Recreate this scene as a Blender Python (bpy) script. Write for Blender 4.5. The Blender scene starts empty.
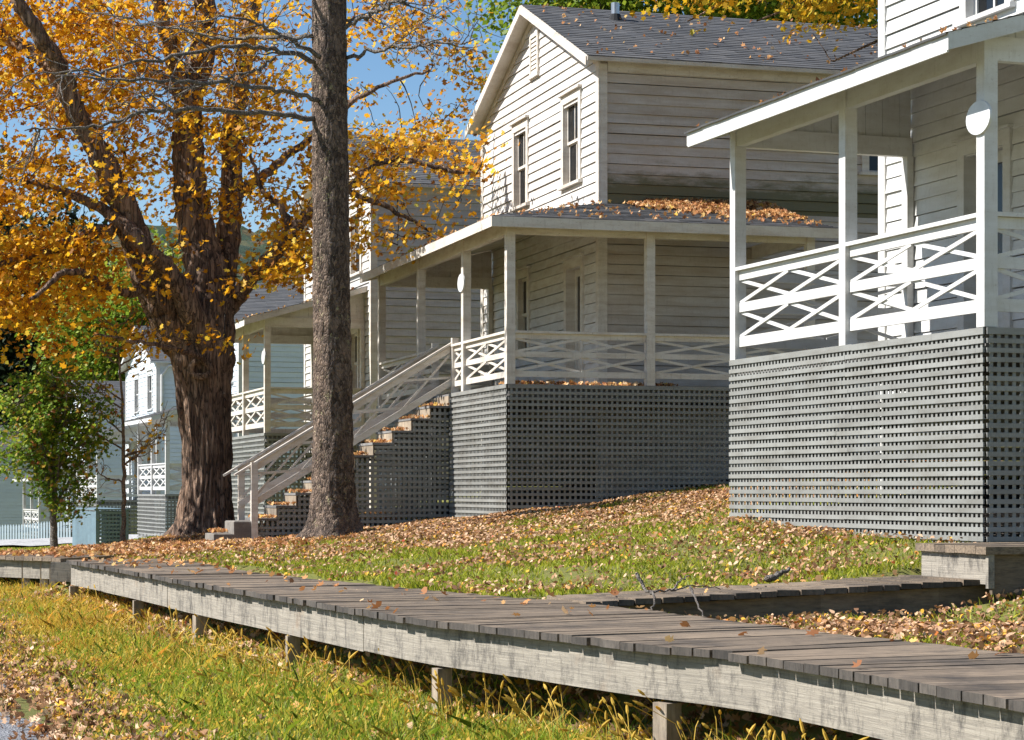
import bpy, math, random
import numpy as np
from mathutils import Vector, noise as mnoise

random.seed(7); RNG = np.random.default_rng(7)
SC = bpy.context.scene
COL = SC.collection
F = 2175.0          # focal length in pixels of the 1024 px wide frame
HY = 491.0          # image row of the horizon
PI = math.pi

def at(px, py, Z):
    """a point at distance Z, in metres (camera eye = origin)"""
    return Vector(((px - 512) / F * Z, Z, (HY - py) / F * Z))

# ------------------------------------------------------------------ materials
def new_mat(name):
    m = bpy.data.materials.new(name); m.use_nodes = True
    nt = m.node_tree
    for n in list(nt.nodes): nt.nodes.remove(n)
    out = nt.nodes.new('ShaderNodeOutputMaterial')
    b = nt.nodes.new('ShaderNodeBsdfPrincipled')
    nt.links.new(b.outputs[0], out.inputs[0])
    return m, nt, b, out

def nd(nt, kind, **kw):
    n = nt.nodes.new(kind)
    for k, v in kw.items():
        if k in n.inputs.keys(): n.inputs[k].default_value = v
        else: setattr(n, k, v)
    return n

def ramp(nt, stops, interp='LINEAR'):
    r = nt.nodes.new('ShaderNodeValToRGB'); cr = r.color_ramp; cr.interpolation = interp
    while len(cr.elements) < len(stops): cr.elements.new(0.5)
    for e, (p, c) in zip(cr.elements, stops):
        e.position = p
        e.color = (c, c, c, 1) if isinstance(c, (int, float)) else (*c, 1)
    return r

def mixc(nt, a, b, fac, mode='MIX'):
    m = nt.nodes.new('ShaderNodeMix'); m.data_type = 'RGBA'; m.blend_type = mode
    for sock, v in ((m.inputs[0], fac), (m.inputs[6], a), (m.inputs[7], b)):
        if hasattr(v, 'is_output'): nt.links.new(v, sock)
        elif isinstance(v, (int, float)): sock.default_value = v
        else: sock.default_value = (*v, 1)
    return m.outputs[2]

def coords(nt, scale=(1, 1, 1), which='Object'):
    tc = nt.nodes.new('ShaderNodeTexCoord'); mp = nt.nodes.new('ShaderNodeMapping')
    mp.inputs['Scale'].default_value = scale
    nt.links.new(tc.outputs[which], mp.inputs['Vector'])
    return mp.outputs[0]

def noise_tex(nt, vec, scale, detail=4, rough=0.6):
    n = nd(nt, 'ShaderNodeTexNoise', Scale=scale, Detail=detail, Roughness=rough)
    nt.links.new(vec, n.inputs['Vector']); return n.outputs['Fac']

def bump(nt, b, h, strength=0.3, dist=0.02):
    bp = nd(nt, 'ShaderNodeBump', Strength=strength, Distance=dist)
    nt.links.new(h, bp.inputs['Height']); nt.links.new(bp.outputs[0], b.inputs['Normal'])

def island(nt):
    return nt.nodes.new('ShaderNodeNewGeometry').outputs['Random Per Island']

def mat_paint(name, base, dirt, amount=0.5, moss_and_shade=None, vary=0.06, rough=0.6, peel=0.0):
    m, nt, b, _ = new_mat(name)
    v = coords(nt)
    n1 = noise_tex(nt, coords(nt, (1.2, 1.2, 5)), 1.6, 6, 0.7)
    r1 = ramp(nt, [(0.42, 0.0), (0.72, amount)])
    nt.links.new(n1, r1.inputs[0])
    c = mixc(nt, base, dirt, r1.outputs[0])
    n2 = noise_tex(nt, coords(nt, (14, 14, 2.0)), 2.0, 5, 0.7)
    r2 = ramp(nt, [(0.55, 0.0), (0.75, amount * 0.6)])
    nt.links.new(n2, r2.inputs[0])
    c = mixc(nt, c, tuple(x * 0.6 for x in dirt), r2.outputs[0])
    rr = ramp(nt, [(0, 1 - vary), (1, 1.0)])
    nt.links.new(island(nt), rr.inputs[0])
    c = mixc(nt, c, rr.outputs[0], 1.0, 'MULTIPLY')
    if peel:
        n4 = noise_tex(nt, coords(nt, (6, 6, 9)), 5.0, 6, 0.75)
        r4 = ramp(nt, [(0.60, 0.0), (0.66, peel)])
        nt.links.new(n4, r4.inputs[0])
        c = mixc(nt, c, (0.24, 0.2, 0.16), r4.outputs[0])
    if moss_and_shade:
        z0, z1, y0 = moss_and_shade
        sx = nt.nodes.new('ShaderNodeSeparateXYZ'); nt.links.new(v, sx.inputs[0])
        mr = nd(nt, 'ShaderNodeMapRange'); nt.links.new(sx.outputs[2], mr.inputs[0])
        mr.inputs[1].default_value = z0; mr.inputs[2].default_value = z1
        mr.inputs[3].default_value = 1.0; mr.inputs[4].default_value = 0.0
        n3 = noise_tex(nt, coords(nt, (0.7, 1, 2.4)), 1.7, 6, 0.7)
        mul = nd(nt, 'ShaderNodeMath', operation='MULTIPLY_ADD'); nt.links.new(mr.outputs[0], mul.inputs[0])
        mul.inputs[1].default_value = 0.75
        nt.links.new(n3, mul.inputs[2])
        r3 = ramp(nt, [(0.74, 0.0), (1.0, 0.9)]); nt.links.new(mul.outputs[0], r3.inputs[0])
        # only on the side wall (its local y is near the corner, x is deeper in)
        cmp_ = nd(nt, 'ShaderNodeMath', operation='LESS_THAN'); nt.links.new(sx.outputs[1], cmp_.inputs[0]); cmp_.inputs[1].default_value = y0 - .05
        m2 = nd(nt, 'ShaderNodeMath', operation='MULTIPLY'); nt.links.new(r3.outputs[0], m2.inputs[0]); nt.links.new(cmp_.outputs[0], m2.inputs[1])
        # brown grime streaks on this wall alone, darkened to carry its shade
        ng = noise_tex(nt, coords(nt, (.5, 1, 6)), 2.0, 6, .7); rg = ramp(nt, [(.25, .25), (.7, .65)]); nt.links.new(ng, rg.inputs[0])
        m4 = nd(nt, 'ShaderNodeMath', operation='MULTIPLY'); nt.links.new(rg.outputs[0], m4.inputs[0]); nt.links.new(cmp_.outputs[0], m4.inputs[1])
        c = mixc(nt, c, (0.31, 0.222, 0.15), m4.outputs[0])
        gt = nd(nt, 'ShaderNodeMath', operation='GREATER_THAN'); nt.links.new(sx.outputs[2], gt.inputs[0]); gt.inputs[1].default_value = z0 - .15
        m3 = nd(nt, 'ShaderNodeMath', operation='MULTIPLY'); nt.links.new(m2.outputs[0], m3.inputs[0]); nt.links.new(gt.outputs[0], m3.inputs[1])
        c = mixc(nt, c, (0.10, 0.09, 0.028), m3.outputs[0])
    nt.links.new(c, b.inputs['Base Color'])
    b.inputs['Roughness'].default_value = rough
    bump(nt, b, n2, 0.25, 0.01)
    return m

def mat_wood(name, ca, cb, cc, grain=(1, 14, 14), rough=0.85, vary=0.35, stain=0.6):
    m, nt, b, _ = new_mat(name)
    g = noise_tex(nt, coords(nt, grain), 3.0, 8, 0.72)
    r = ramp(nt, [(0.3, cb), (0.55, ca), (0.75, tuple(min(1, x * 1.25) for x in ca))])
    nt.links.new(g, r.inputs[0])
    s = noise_tex(nt, coords(nt), 2.3, 6, 0.7)
    rs = ramp(nt, [(0.48, 0.0), (0.66, stain)]); nt.links.new(s, rs.inputs[0])
    c = mixc(nt, r.outputs[0], cc, rs.outputs[0])
    rr = ramp(nt, [(0, 1 - vary), (1, 1.0)]); nt.links.new(island(nt), rr.inputs[0])
    c = mixc(nt, c, rr.outputs[0], 1.0, 'MULTIPLY')
    nt.links.new(c, b.inputs['Base Color']); b.inputs['Roughness'].default_value = rough
    bump(nt, b, g, 0.5, 0.01)
    return m

def mat_leaf(name, stops, transl=0.4, rough=0.55):
    m, nt, b, out = new_mat(name)
    r = ramp(nt, stops); nt.links.new(island(nt), r.inputs[0])
    nt.links.new(r.outputs[0], b.inputs['Base Color']); b.inputs['Roughness'].default_value = rough
    b.inputs['Specular IOR Level'].default_value = 0.3
    t = nd(nt, 'ShaderNodeBsdfTranslucent'); nt.links.new(r.outputs[0], t.inputs[0])
    mx = nd(nt, 'ShaderNodeMixShader'); mx.inputs[0].default_value = transl
    nt.links.new(b.outputs[0], mx.inputs[1]); nt.links.new(t.outputs[0], mx.inputs[2])
    nt.links.new(mx.outputs[0], out.inputs[0])
    return m

def mat_bark(name, lo, hi, cl, lichen=0.3, scale=22, zs=0.5, crack=0.12, lth=.6):
    m, nt, b, _ = new_mat(name)
    v = coords(nt, (1, 1, zs))
    nz = nd(nt, 'ShaderNodeTexNoise', Scale=9.0, Detail=5.0); nt.links.new(v, nz.inputs['Vector'])
    vm = nd(nt, 'ShaderNodeVectorMath', operation='MULTIPLY_ADD'); nt.links.new(nz.outputs['Color'], vm.inputs[0]); vm.inputs[1].default_value = (.16, .16, .05); nt.links.new(v, vm.inputs[2])
    vo = nd(nt, 'ShaderNodeTexVoronoi', Scale=scale); nt.links.new(vm.outputs[0], vo.inputs['Vector'])
    ve = nd(nt, 'ShaderNodeTexVoronoi', Scale=scale, feature='DISTANCE_TO_EDGE'); nt.links.new(vm.outputs[0], ve.inputs['Vector'])
    sp = nt.nodes.new('ShaderNodeSeparateColor'); nt.links.new(vo.outputs['Color'], sp.inputs[0])
    r = ramp(nt, [(0.0, lo), (0.6, tuple((x + y) / 2 for x, y in zip(lo, hi))), (1.0, hi)]); nt.links.new(sp.outputs[0], r.inputs[0])
    g = noise_tex(nt, coords(nt, (1, 1, zs)), scale * 1.6, 6, 0.75)
    rg = ramp(nt, [(0.3, 0.45), (0.65, 1.25)]); nt.links.new(g, rg.inputs[0])
    c = mixc(nt, r.outputs[0], rg.outputs[0], 1.0, 'MULTIPLY')
    re = ramp(nt, [(0.0, 0.12), (crack, 1.0)]); nt.links.new(ve.outputs['Distance'], re.inputs[0])
    c = mixc(nt, c, re.outputs[0], 1.0, 'MULTIPLY')
    n = noise_tex(nt, coords(nt), 8.0, 8, 0.85)
    n2 = noise_tex(nt, coords(nt, (1, 1, .7)), 3.2, 6, .7); rl2 = ramp(nt, [(.52, 0.0), (.62, lichen * .5)]); nt.links.new(n2, rl2.inputs[0]); c = mixc(nt, c, tuple(min(1, x * 1.15) for x in hi), rl2.outputs[0])
    rl = ramp(nt, [(lth, 0.0), (lth + .03, lichen)]); nt.links.new(n, rl.inputs[0])
    c = mixc(nt, c, cl, rl.outputs[0])
    nt.links.new(c, b.inputs['Base Color']); b.inputs['Roughness'].default_value = 0.9
    mn = nd(nt, 'ShaderNodeMath', operation='MINIMUM'); nt.links.new(ve.outputs['Distance'], mn.inputs[0]); mn.inputs[1].default_value = .3
    ad = nd(nt, 'ShaderNodeMath', operation='MULTIPLY_ADD'); nt.links.new(g, ad.inputs[0]); ad.inputs[1].default_value = .5; nt.links.new(mn.outputs[0], ad.inputs[2])
    bump(nt, b, ad.outputs[0], 1.0, 0.10)
    return m

def mat_beam():
    m, nt, b, _ = new_mat('weathered_beam')
    g = noise_tex(nt, coords(nt, (.8, .8, 30)), 2.6, 10, 0.8)
    r = ramp(nt, [(0.28, (0.15, 0.135, 0.115)), (0.5, (0.29, 0.255, 0.205)), (0.72, (0.44, 0.39, 0.315))]); nt.links.new(g, r.inputs[0])
    s1 = noise_tex(nt, coords(nt, (2.6, 2.6, 1.3)), 2.2, 10, 0.82)             # dark weather streaks
    r1 = ramp(nt, [(0.49, 0.0), (0.63, 0.8)]); nt.links.new(s1, r1.inputs[0])
    c = mixc(nt, r.outputs[0], (0.055, 0.048, 0.042), r1.outputs[0])
    s2 = noise_tex(nt, coords(nt, (9, 9, 2.0)), 2.2, 6, 0.75); r2 = ramp(nt, [(0.57, 0.0), (0.66, 0.7)]); nt.links.new(s2, r2.inputs[0])
    c = mixc(nt, c, (0.09, 0.08, 0.07), r2.outputs[0])
    s3 = noise_tex(nt, coords(nt), 1.1, 4, 0.6); r3 = ramp(nt, [(0.62, 0.0), (0.72, 0.5)]); nt.links.new(s3, r3.inputs[0])
    c = mixc(nt, c, (0.28, 0.17, 0.09), r3.outputs[0])
    nt.links.new(c, b.inputs['Base Color']); b.inputs['Roughness'].default_value = .9
    bump(nt, b, g, .6, .012)
    return m
M = {}
M['white'] = mat_paint('white_paint', (0.64, 0.63, 0.61), (0.40, 0.36, 0.30), 0.45, vary=0.07, peel=0.25)
M['white_old'] = mat_paint('old_white_paint', (0.72, 0.69, 0.65), (0.40, 0.31, 0.22), 0.6, moss_and_shade=(4.5, 5.2, 2.2), vary=0.16, peel=0.5)
M['white_grey'] = mat_paint('grey_white_paint', (0.56, 0.53, 0.49), (0.32, 0.27, 0.22), 0.6, vary=0.08, peel=0.3)
M['white_blue'] = mat_paint('bluish_white_paint', (0.64, 0.69, 0.72), (0.46, 0.48, 0.48), 0.4, vary=0.06)  # blue of the sky light mixed into the white house paint
M['trim'] = mat_paint('white_trim_paint', (0.60, 0.59, 0.57), (0.40, 0.35, 0.28), 0.5, vary=0.06, peel=0.4)
M['trim_old'] = mat_paint('worn_trim_paint', (0.68, 0.63, 0.56), (0.38, 0.28, 0.19), 0.6, vary=0.08, peel=0.7)
M['lattice'] = mat_paint('grey_lattice_paint', (0.27, 0.268, 0.248), (0.15, 0.135, 0.11), 0.65, vary=0.2)
M['blue'] = mat_paint('blue_grey_paint', (0.17, 0.25, 0.30), (0.10, 0.14, 0.17), 0.5, vary=0.15)
M['fence'] = mat_paint('blue_white_fence_paint', (0.40, 0.48, 0.53), (0.26, 0.30, 0.33), 0.4, vary=0.12)  # bluish shade of the pickets put into the paint colour
M['deckfloor'] = mat_wood('porch_floor_wood', (0.26, 0.25, 0.24), (0.14, 0.13, 0.12), (0.1, 0.09, 0.08), (1, 14, 14))
M['plank'] = mat_wood('weathered_plank', (0.285, 0.21, 0.14), (0.05, 0.036, 0.025), (0.05, 0.04, 0.032), (1.8, 18, 18), vary=0.5, stain=0.75)
M['endgrain'] = mat_wood('black_end_grain', (0.10, 0.082, 0.066), (0.03, 0.025, 0.02), (0.22, 0.19, 0.16), (14, 14, 3), vary=0.6, stain=0.4)
M['beam'] = mat_beam()
M['darkwood'] = mat_wood('old_dark_wood', (0.20, 0.15, 0.10), (0.08, 0.06, 0.045), (0.04, 0.035, 0.03), (2, 2, 14), stain=0.5)
M['postwood'] = mat_wood('post_wood', (0.42, 0.335, 0.24), (0.20, 0.15, 0.105), (0.09, 0.08, 0.07), (12, 12, 1.2), stain=0.5)
M['bark_maple'] = mat_bark('maple_bark', (0.13, 0.075, 0.048), (0.42, 0.27, 0.18), (0.52, 0.45, 0.38), 0.7, 16, .13, .10, .62)
M['bark_pine'] = mat_bark('lichen_bark', (0.095, 0.06, 0.042), (0.38, 0.265, 0.19), (0.60, 0.53, 0.28), 0.9, 30, .42, .07, .585)
M['twig'] = mat_bark('twig_bark', (0.20, 0.16, 0.13), (0.38, 0.33, 0.28), (0.46, 0.43, 0.36), 0.6, 30, .5, .02)
M['twig_light'] = mat_bark('sapling_bark', (0.30, 0.21, 0.15), (0.46, 0.35, 0.26), (0.5, 0.46, 0.40), 0.3, 30, .5, .02)
M['twig_dark'] = mat_bark('dark_twig_bark', (0.04, 0.03, 0.024), (0.10, 0.07, 0.055), (0.14, 0.11, 0.08), 0.3, 30, .5)
M['leaf_maple'] = mat_leaf('autumn_maple_leaf', [(0.0, (0.26, 0.10, 0.015)), (0.22, (0.52, 0.22, 0.015)), (0.5, (0.80, 0.39, 0.018)), (0.82, (0.88, 0.52, 0.03)), (0.95, (0.80, 0.58, 0.06)), (1.0, (0.50, 0.46, 0.06))], 0.5)
M['leaf_yellow'] = mat_leaf('yellow_leaf', [(0.0, (0.48, 0.24, 0.012)), (0.5, (0.70, 0.42, 0.02)), (1.0, (0.50, 0.42, 0.04))], 0.5)
M['leaf_green'] = mat_leaf('green_leaf', [(0.0, (0.09, 0.15, 0.015)), (0.5, (0.20, 0.29, 0.025)), (0.85, (0.33, 0.40, 0.04)), (1.0, (0.42, 0.32, 0.04))], 0.45)
M['leaf_sapling'] = mat_leaf('sapling_leaf', [(0.0, (0.08, 0.16, 0.02)), (0.5, (0.20, 0.31, 0.03)), (0.82, (0.42, 0.45, 0.05)), (0.92, (0.45, 0.28, 0.06)), (1.0, (0.40, 0.14, 0.06))], 0.5)
M['leaf_dark'] = mat_leaf('dark_evergreen_leaf', [(0.0, (0.008, 0.014, 0.006)), (1.0, (0.03, 0.045, 0.015))], 0.15)  # near-black leaf colour stands in for shade on the background trees
M['litter'] = mat_leaf('fallen_leaf', [(0.0, (0.16, 0.075, 0.035)), (0.25, (0.29, 0.14, 0.065)), (0.55, (0.50, 0.275, 0.135)), (0.86, (0.74, 0.51, 0.33)), (0.91, (0.62, 0.26, 0.04)), (0.97, (0.75, 0.45, 0.04)), (1.0, (0.50, 0.07, 0.03))], 0.2, 0.7)
M['litter_orange'] = mat_leaf('fallen_orange_leaf', [(0.0, (0.22, 0.08, 0.03)), (0.4, (0.50, 0.22, 0.08)), (0.75, (0.62, 0.34, 0.12)), (0.9, (0.70, 0.50, 0.30)), (1.0, (0.75, 0.45, 0.05))], 0.25, 0.7)
M['grass'] = mat_leaf('lawn_grass', [(0.0, (0.16, 0.21, 0.015)), (0.5, (0.31, 0.35, 0.025)), (0.85, (0.48, 0.45, 0.04)), (1.0, (0.55, 0.45, 0.12))], 0.4, 0.6)
M['weed'] = mat_leaf('weed_grass', [(0.0, (0.14, 0.23, 0.02)), (0.5, (0.30, 0.37, 0.03)), (0.82, (0.50, 0.46, 0.05)), (1.0, (0.64, 0.44, 0.08))], 0.4, 0.6)
M['weed_gold'] = mat_leaf('golden_weed_grass', [(0.0, (0.42, 0.36, 0.04)), (0.5, (0.68, 0.46, 0.06)), (0.85, (0.72, 0.38, 0.06)), (1.0, (0.60, 0.24, 0.05))], 0.4, 0.6)
M['seed'] = mat_leaf('foxtail_seed', [(0.0, (0.55, 0.36, 0.05)), (1.0, (0.75, 0.52, 0.10))], 0.4, 0.8)

def mat_simple(name, base, rough=0.5, metal=0.0, spec=0.5):
    m, nt, b, _ = new_mat(name)
    n = noise_tex(nt, coords(nt), 6, 4)
    r = ramp(nt, [(0.3, tuple(x * 0.8 for x in base)), (0.7, base)]); nt.links.new(n, r.inputs[0])
    nt.links.new(r.outputs[0], b.inputs['Base Color'])
    b.inputs['Roughness'].default_value = rough; b.inputs['Metallic'].default_value = metal
    b.inputs['Specular IOR Level'].default_value = spec
    return m
M['glass'] = mat_simple('window_glass', (0.012, 0.013, 0.014), 0.06, 0, 0.35)
M['metal'] = mat_simple('grey_metal', (0.5, 0.5, 0.5), 0.35, 0.9)
M['signwhite'] = mat_simple('sign_paint', (0.66, 0.66, 0.65), 0.5)
M['dark'] = mat_simple('dark_inside', (0.02, 0.02, 0.02), 0.9)

def mat_shingle():
    m, nt, b, _ = new_mat('asphalt_shingle')
    r = ramp(nt, [(0, (0.070, 0.070, 0.073)), (0.5, (0.088, 0.087, 0.088)), (1, (0.112, 0.108, 0.106))]); nt.links.new(island(nt), r.inputs[0])
    n = noise_tex(nt, coords(nt), 0.9, 7, 0.75)
    rn = ramp(nt, [(0.3, 0.72), (0.7, 1.15)]); nt.links.new(n, rn.inputs[0])
    c = mixc(nt, r.outputs[0], rn.outputs[0], 1.0, 'MULTIPLY')
    nt.links.new(c, b.inputs['Base Color']); b.inputs['Roughness'].default_value = 0.85
    bump(nt, b, noise_tex(nt, coords(nt), 60, 3), 0.4, 0.01)
    return m
M['shingle'] = mat_shingle()

def mat_ground():
    m, nt, b, _ = new_mat('soil_and_grass')
    v = coords(nt)
    n1 = noise_tex(nt, v, 0.7, 6, 0.65); n2 = noise_tex(nt, v, 9, 8, 0.8)
    r1 = ramp(nt, [(0.3, (0.10, 0.12, 0.02)), (0.5, (0.17, 0.17, 0.03)), (0.7, (0.22, 0.14, 0.06))]); nt.links.new(n2, r1.inputs[0])
    r2 = ramp(nt, [(0.35, 0.75), (0.65, 1.1)]); nt.links.new(n1, r2.inputs[0])
    c = mixc(nt, r1.outputs[0], r2.outputs[0], 1.0, 'MULTIPLY')
    nt.links.new(c, b.inputs['Base Color']); b.inputs['Roughness'].default_value = 1.0
    bump(nt, b, n2, 0.6, 0.05)
    return m
M['ground'] = mat_ground()

def mat_gravel(name, ca, cb, sc=60):
    m, nt, b, _ = new_mat(name)
    vo = nd(nt, 'ShaderNodeTexVoronoi', Scale=sc); nt.links.new(coords(nt), vo.inputs['Vector'])
    sp = nt.nodes.new('ShaderNodeSeparateColor'); nt.links.new(vo.outputs['Color'], sp.inputs[0])
    r = ramp(nt, [(0, ca), (1, cb)]); nt.links.new(sp.outputs[0], r.inputs[0])
    n = noise_tex(nt, coords(nt), 1.5, 5); rn = ramp(nt, [(0.3, 0.8), (0.7, 1.1)]); nt.links.new(n, rn.inputs[0])
    c = mixc(nt, r.outputs[0], rn.outputs[0], 1.0, 'MULTIPLY')
    nt.links.new(c, b.inputs['Base Color']); b.inputs['Roughness'].default_value = 0.95
    bump(nt, b, vo.outputs['Distance'], 0.8, 0.02)
    return m
M['road'] = mat_gravel('worn_asphalt', (0.13, 0.13, 0.135), (0.36, 0.36, 0.37), 70)
M['gravel'] = mat_gravel('pale_gravel', (0.32, 0.31, 0.30), (0.5, 0.49, 0.47), 12)
M['stone'] = mat_wood('old_concrete', (0.24, 0.215, 0.185), (0.12, 0.105, 0.09), (0.10, 0.09, 0.08), (5, 5, 5), vary=0.1, stain=0.6)

def mat_forest():
    m, nt, b, _ = new_mat('forest_canopy')
    v = coords(nt)
    vo = nd(nt, 'ShaderNodeTexVoronoi', Scale=0.16); nt.links.new(v, vo.inputs['Vector'])
    sp = nt.nodes.new('ShaderNodeSeparateColor'); nt.links.new(vo.outputs['Color'], sp.inputs[0])
    r = ramp(nt, [(0, (0.035, 0.07, 0.03)), (0.5, (0.06, 0.10, 0.05)), (0.75, (0.11, 0.13, 0.05)), (0.9, (0.20, 0.13, 0.06)), (1, (0.22, 0.09, 0.05))]); nt.links.new(sp.outputs[0], r.inputs[0])
    n = noise_tex(nt, v, 0.9, 8, 0.8); rn = ramp(nt, [(0.35, 0.4), (0.65, 1.4)]); nt.links.new(n, rn.inputs[0])
    c = mixc(nt, r.outputs[0], rn.outputs[0], 1.0, 'MULTIPLY')
    nt.links.new(c, b.inputs['Base Color']); b.inputs['Roughness'].default_value = 1.0
    bump(nt, b, n, 1.0, 1.5)
    return m
M['forest'] = mat_forest()

# ------------------------------------------------------------------ mesh helpers
class MB:
    def __init__(s): s.v = []; s.f = []
    def quad(s, *pts):
        i = len(s.v); s.v += [tuple(p) for p in pts]; s.f.append(tuple(range(i, i + len(pts))))
    def hexa(s, p):     # 8 points: bottom ring 0-3, top ring 4-7
        i = len(s.v); s.v += [tuple(q) for q in p]
        for a in ((3, 2, 1, 0), (4, 5, 6, 7), (0, 1, 5, 4), (1, 2, 6, 5), (2, 3, 7, 6), (3, 0, 4, 7)):
            s.f.append(tuple(i + k for k in a))
    def box(s, x0, x1, y0, y1, z0, z1):
        s.hexa([(x0, y0, z0), (x1, y0, z0), (x1, y1, z0), (x0, y1, z0), (x0, y0, z1), (x1, y0, z1), (x1, y1, z1), (x0, y1, z1)])
    def beam(s, p, q, w, h, up=(0, 0, 1)):
        p = Vector(p); q = Vector(q); d = (q - p).normalized(); u = Vector(up)
        sd = d.cross(u).normalized() * (w / 2); uu = sd.cross(d).normalized() * (h / 2)
        s.hexa([p - sd - uu, p + sd - uu, q + sd - uu, q - sd - uu, p - sd + uu, p + sd + uu, q + sd + uu, q - sd + uu])
    def prism(s, poly, off):
        off = Vector(off); n = len(poly); i = len(s.v)
        s.v += [tuple(p) for p in poly] + [tuple(Vector(p) + off) for p in poly]
        s.f.append(tuple(i + k for k in range(n))); s.f.append(tuple(i + n + k for k in reversed(range(n))))
        for k in range(n):
            k2 = (k + 1) % n; s.f.append((i + k2, i + k, i + n + k, i + n + k2))
    def tube(s, pts, rad, sides=6, disp=None, cap=True):
        pts = [Vector(p) for p in pts]; n = len(pts); i0 = len(s.v)
        ref = Vector((0, 1, 0.013))
        prev = None
        for k, p in enumerate(pts):
            d = (pts[min(k + 1, n - 1)] - pts[max(k - 1, 0)]).normalized()
            if prev is None:
                a = d.cross(ref)
                if a.length < 0.1: a = d.cross(Vector((1, 0, 0)))
                a.normalize()
            else:
                a = (prev - d * prev.dot(d)).normalized()
            prev = a; b = d.cross(a)
            r = rad[k] if hasattr(rad, '__len__') else rad
            for j in range(sides):
                t = 2 * PI * j / sides; c = a * math.cos(t) + b * math.sin(t)
                rr = r * (disp(p, c, t, k) if disp else 1)
                s.v.append(tuple(p + c * rr))
        for k in range(n - 1):
            for j in range(sides):
                j2 = (j + 1) % sides
                s.f.append((i0 + k * sides + j, i0 + k * sides + j2, i0 + (k + 1) * sides + j2, i0 + (k + 1) * sides + j))
        if cap:
            s.f.append(tuple(i0 + (n - 1) * sides + j for j in range(sides)))
            s.f.append(tuple(i0 + j for j in reversed(range(sides))))
    def build(s, name, mat, parent=None, zoff=0.0, smooth=False):
        me = bpy.data.meshes.new(name); me.from_pydata(s.v, [], s.f); me.update()
        me.materials.append(mat)
        if smooth: me.polygons.foreach_set('use_smooth', [True] * len(me.polygons))
        o = bpy.data.objects.new(name, me); COL.objects.link(o)
        if parent is not None: o.parent = parent
        o.location.z = zoff
        return o

def soup(name, V, mat, parent=None):
    n, k, _ = V.shape
    me = bpy.data.meshes.new(name)
    me.vertices.add(n * k); me.vertices.foreach_set('co', V.reshape(-1).astype(np.float32))
    me.loops.add(n * k); me.loops.foreach_set('vertex_index', np.arange(n * k, dtype=np.int32))
    me.polygons.add(n); me.polygons.foreach_set('loop_start', np.arange(0, n * k, k, dtype=np.int32))
    me.update(calc_edges=True); me.materials.append(mat)
    o = bpy.data.objects.new(name, me); COL.objects.link(o)
    if parent is not None: o.parent = parent
    return o

def tag(o, label=None, cat=None, group=None, kind=None):
    if label: o['label'] = label
    if cat: o['category'] = cat
    if group: o['group'] = group
    if kind: o['kind'] = kind
    return o
def empty(name, loc, rz=0.0):
    o = bpy.data.objects.new(name, None); COL.objects.link(o); o.location = loc; o.rotation_euler = (0, 0, rz); return o

# ------------------------------------------------------------------ boardwalk edges
HB = 0.80
def wpt(px, py, h=HB):
    Z = h * F / (py - HY); return ((px - 512) / F * Z, Z)
OUT = [(4.4, 1.0), (3.35, 4.1), (2.6, 6.3)] + [wpt(1024, 701), wpt(756, 655.6), wpt(630, 642.5), wpt(502, 627.5), wpt(405, 616.5), wpt(290, 597.5), wpt(185, 580.5), wpt(120, 568.8), wpt(63, 559.5)]
INN = [(5.7, 1.6), (4.7, 4.5), (3.75, 7.2)] + [wpt(1024, 655), wpt(827, 632.6), wpt(602, 604.5), wpt(500, 596.5), wpt(405, 588.2), wpt(244, 571), wpt(205, 564), wpt(130, 553.5), wpt(85, 549.2)]
def catmull(pts, n=14):
    P = [np.array(p, float) for p in pts]; P = [2 * P[0] - P[1]] + P + [2 * P[-1] - P[-2]]
    out = []
    for i in range(1, len(P) - 2):
        for k in range(n):
            t = k / n
            out.append(0.5 * ((2 * P[i]) + (-P[i - 1] + P[i + 1]) * t + (2 * P[i - 1] - 5 * P[i] + 4 * P[i + 1] - P[i + 2]) * t * t + (-P[i - 1] + 3 * P[i] - 3 * P[i + 1] + P[i + 2]) * t ** 3))
    out.append(P[-2]); return np.array(out)
OUTC = catmull(OUT); INNC = catmull(INN)
def resample(C, step):
    d = np.r_[0, np.cumsum(np.hypot(*np.diff(C, axis=0).T))]
    s = np.arange(0, d[-1], step)
    return np.c_[np.interp(s, d, C[:, 0]), np.interp(s, d, C[:, 1])], s
def path_pts(C, n):
    d = np.r_[0, np.cumsum(np.hypot(*np.diff(C, axis=0).T))]; s = np.linspace(0, d[-1], n)
    return np.c_[np.interp(s, d, C[:, 0]), np.interp(s, d, C[:, 1])]
CROSS_O = [np.array(p) for p in [(-5.3, 25.9), (-7.3, 26.35)]]     # street edge of the crossing walk
_c = (path_pts(OUTC, 60) + path_pts(INNC, 60)) / 2; _c = path_pts(_c[_c[:, 1] < 25.6], 26)
CENT = np.vstack([_c, [(-5.25, 26.35), (-5.75, 26.95), (-7.5, 28.5), (-14, 34), (-60, 60)]])

def sdist(X, Y):
    """signed distance to the walk's middle: positive on the house side"""
    best = np.full(X.shape, 1e9); sg = np.ones(X.shape)
    for a, b in zip(CENT[:-1], CENT[1:]):
        ab = b - a; L2 = ab @ ab
        t = np.clip(((X - a[0]) * ab[0] + (Y - a[1]) * ab[1]) / L2, 0, 1)
        dx = X - (a[0] + t * ab[0]); dy = Y - (a[1] + t * ab[1]); d = np.hypot(dx, dy)
        cr = -(ab[0] * dy - ab[1] * dx) / math.sqrt(L2)
        m = d < best - 1e-9
        best = np.where(m, d, best); sg = np.where(m, np.sign(cr), sg)
    return best * sg

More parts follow.
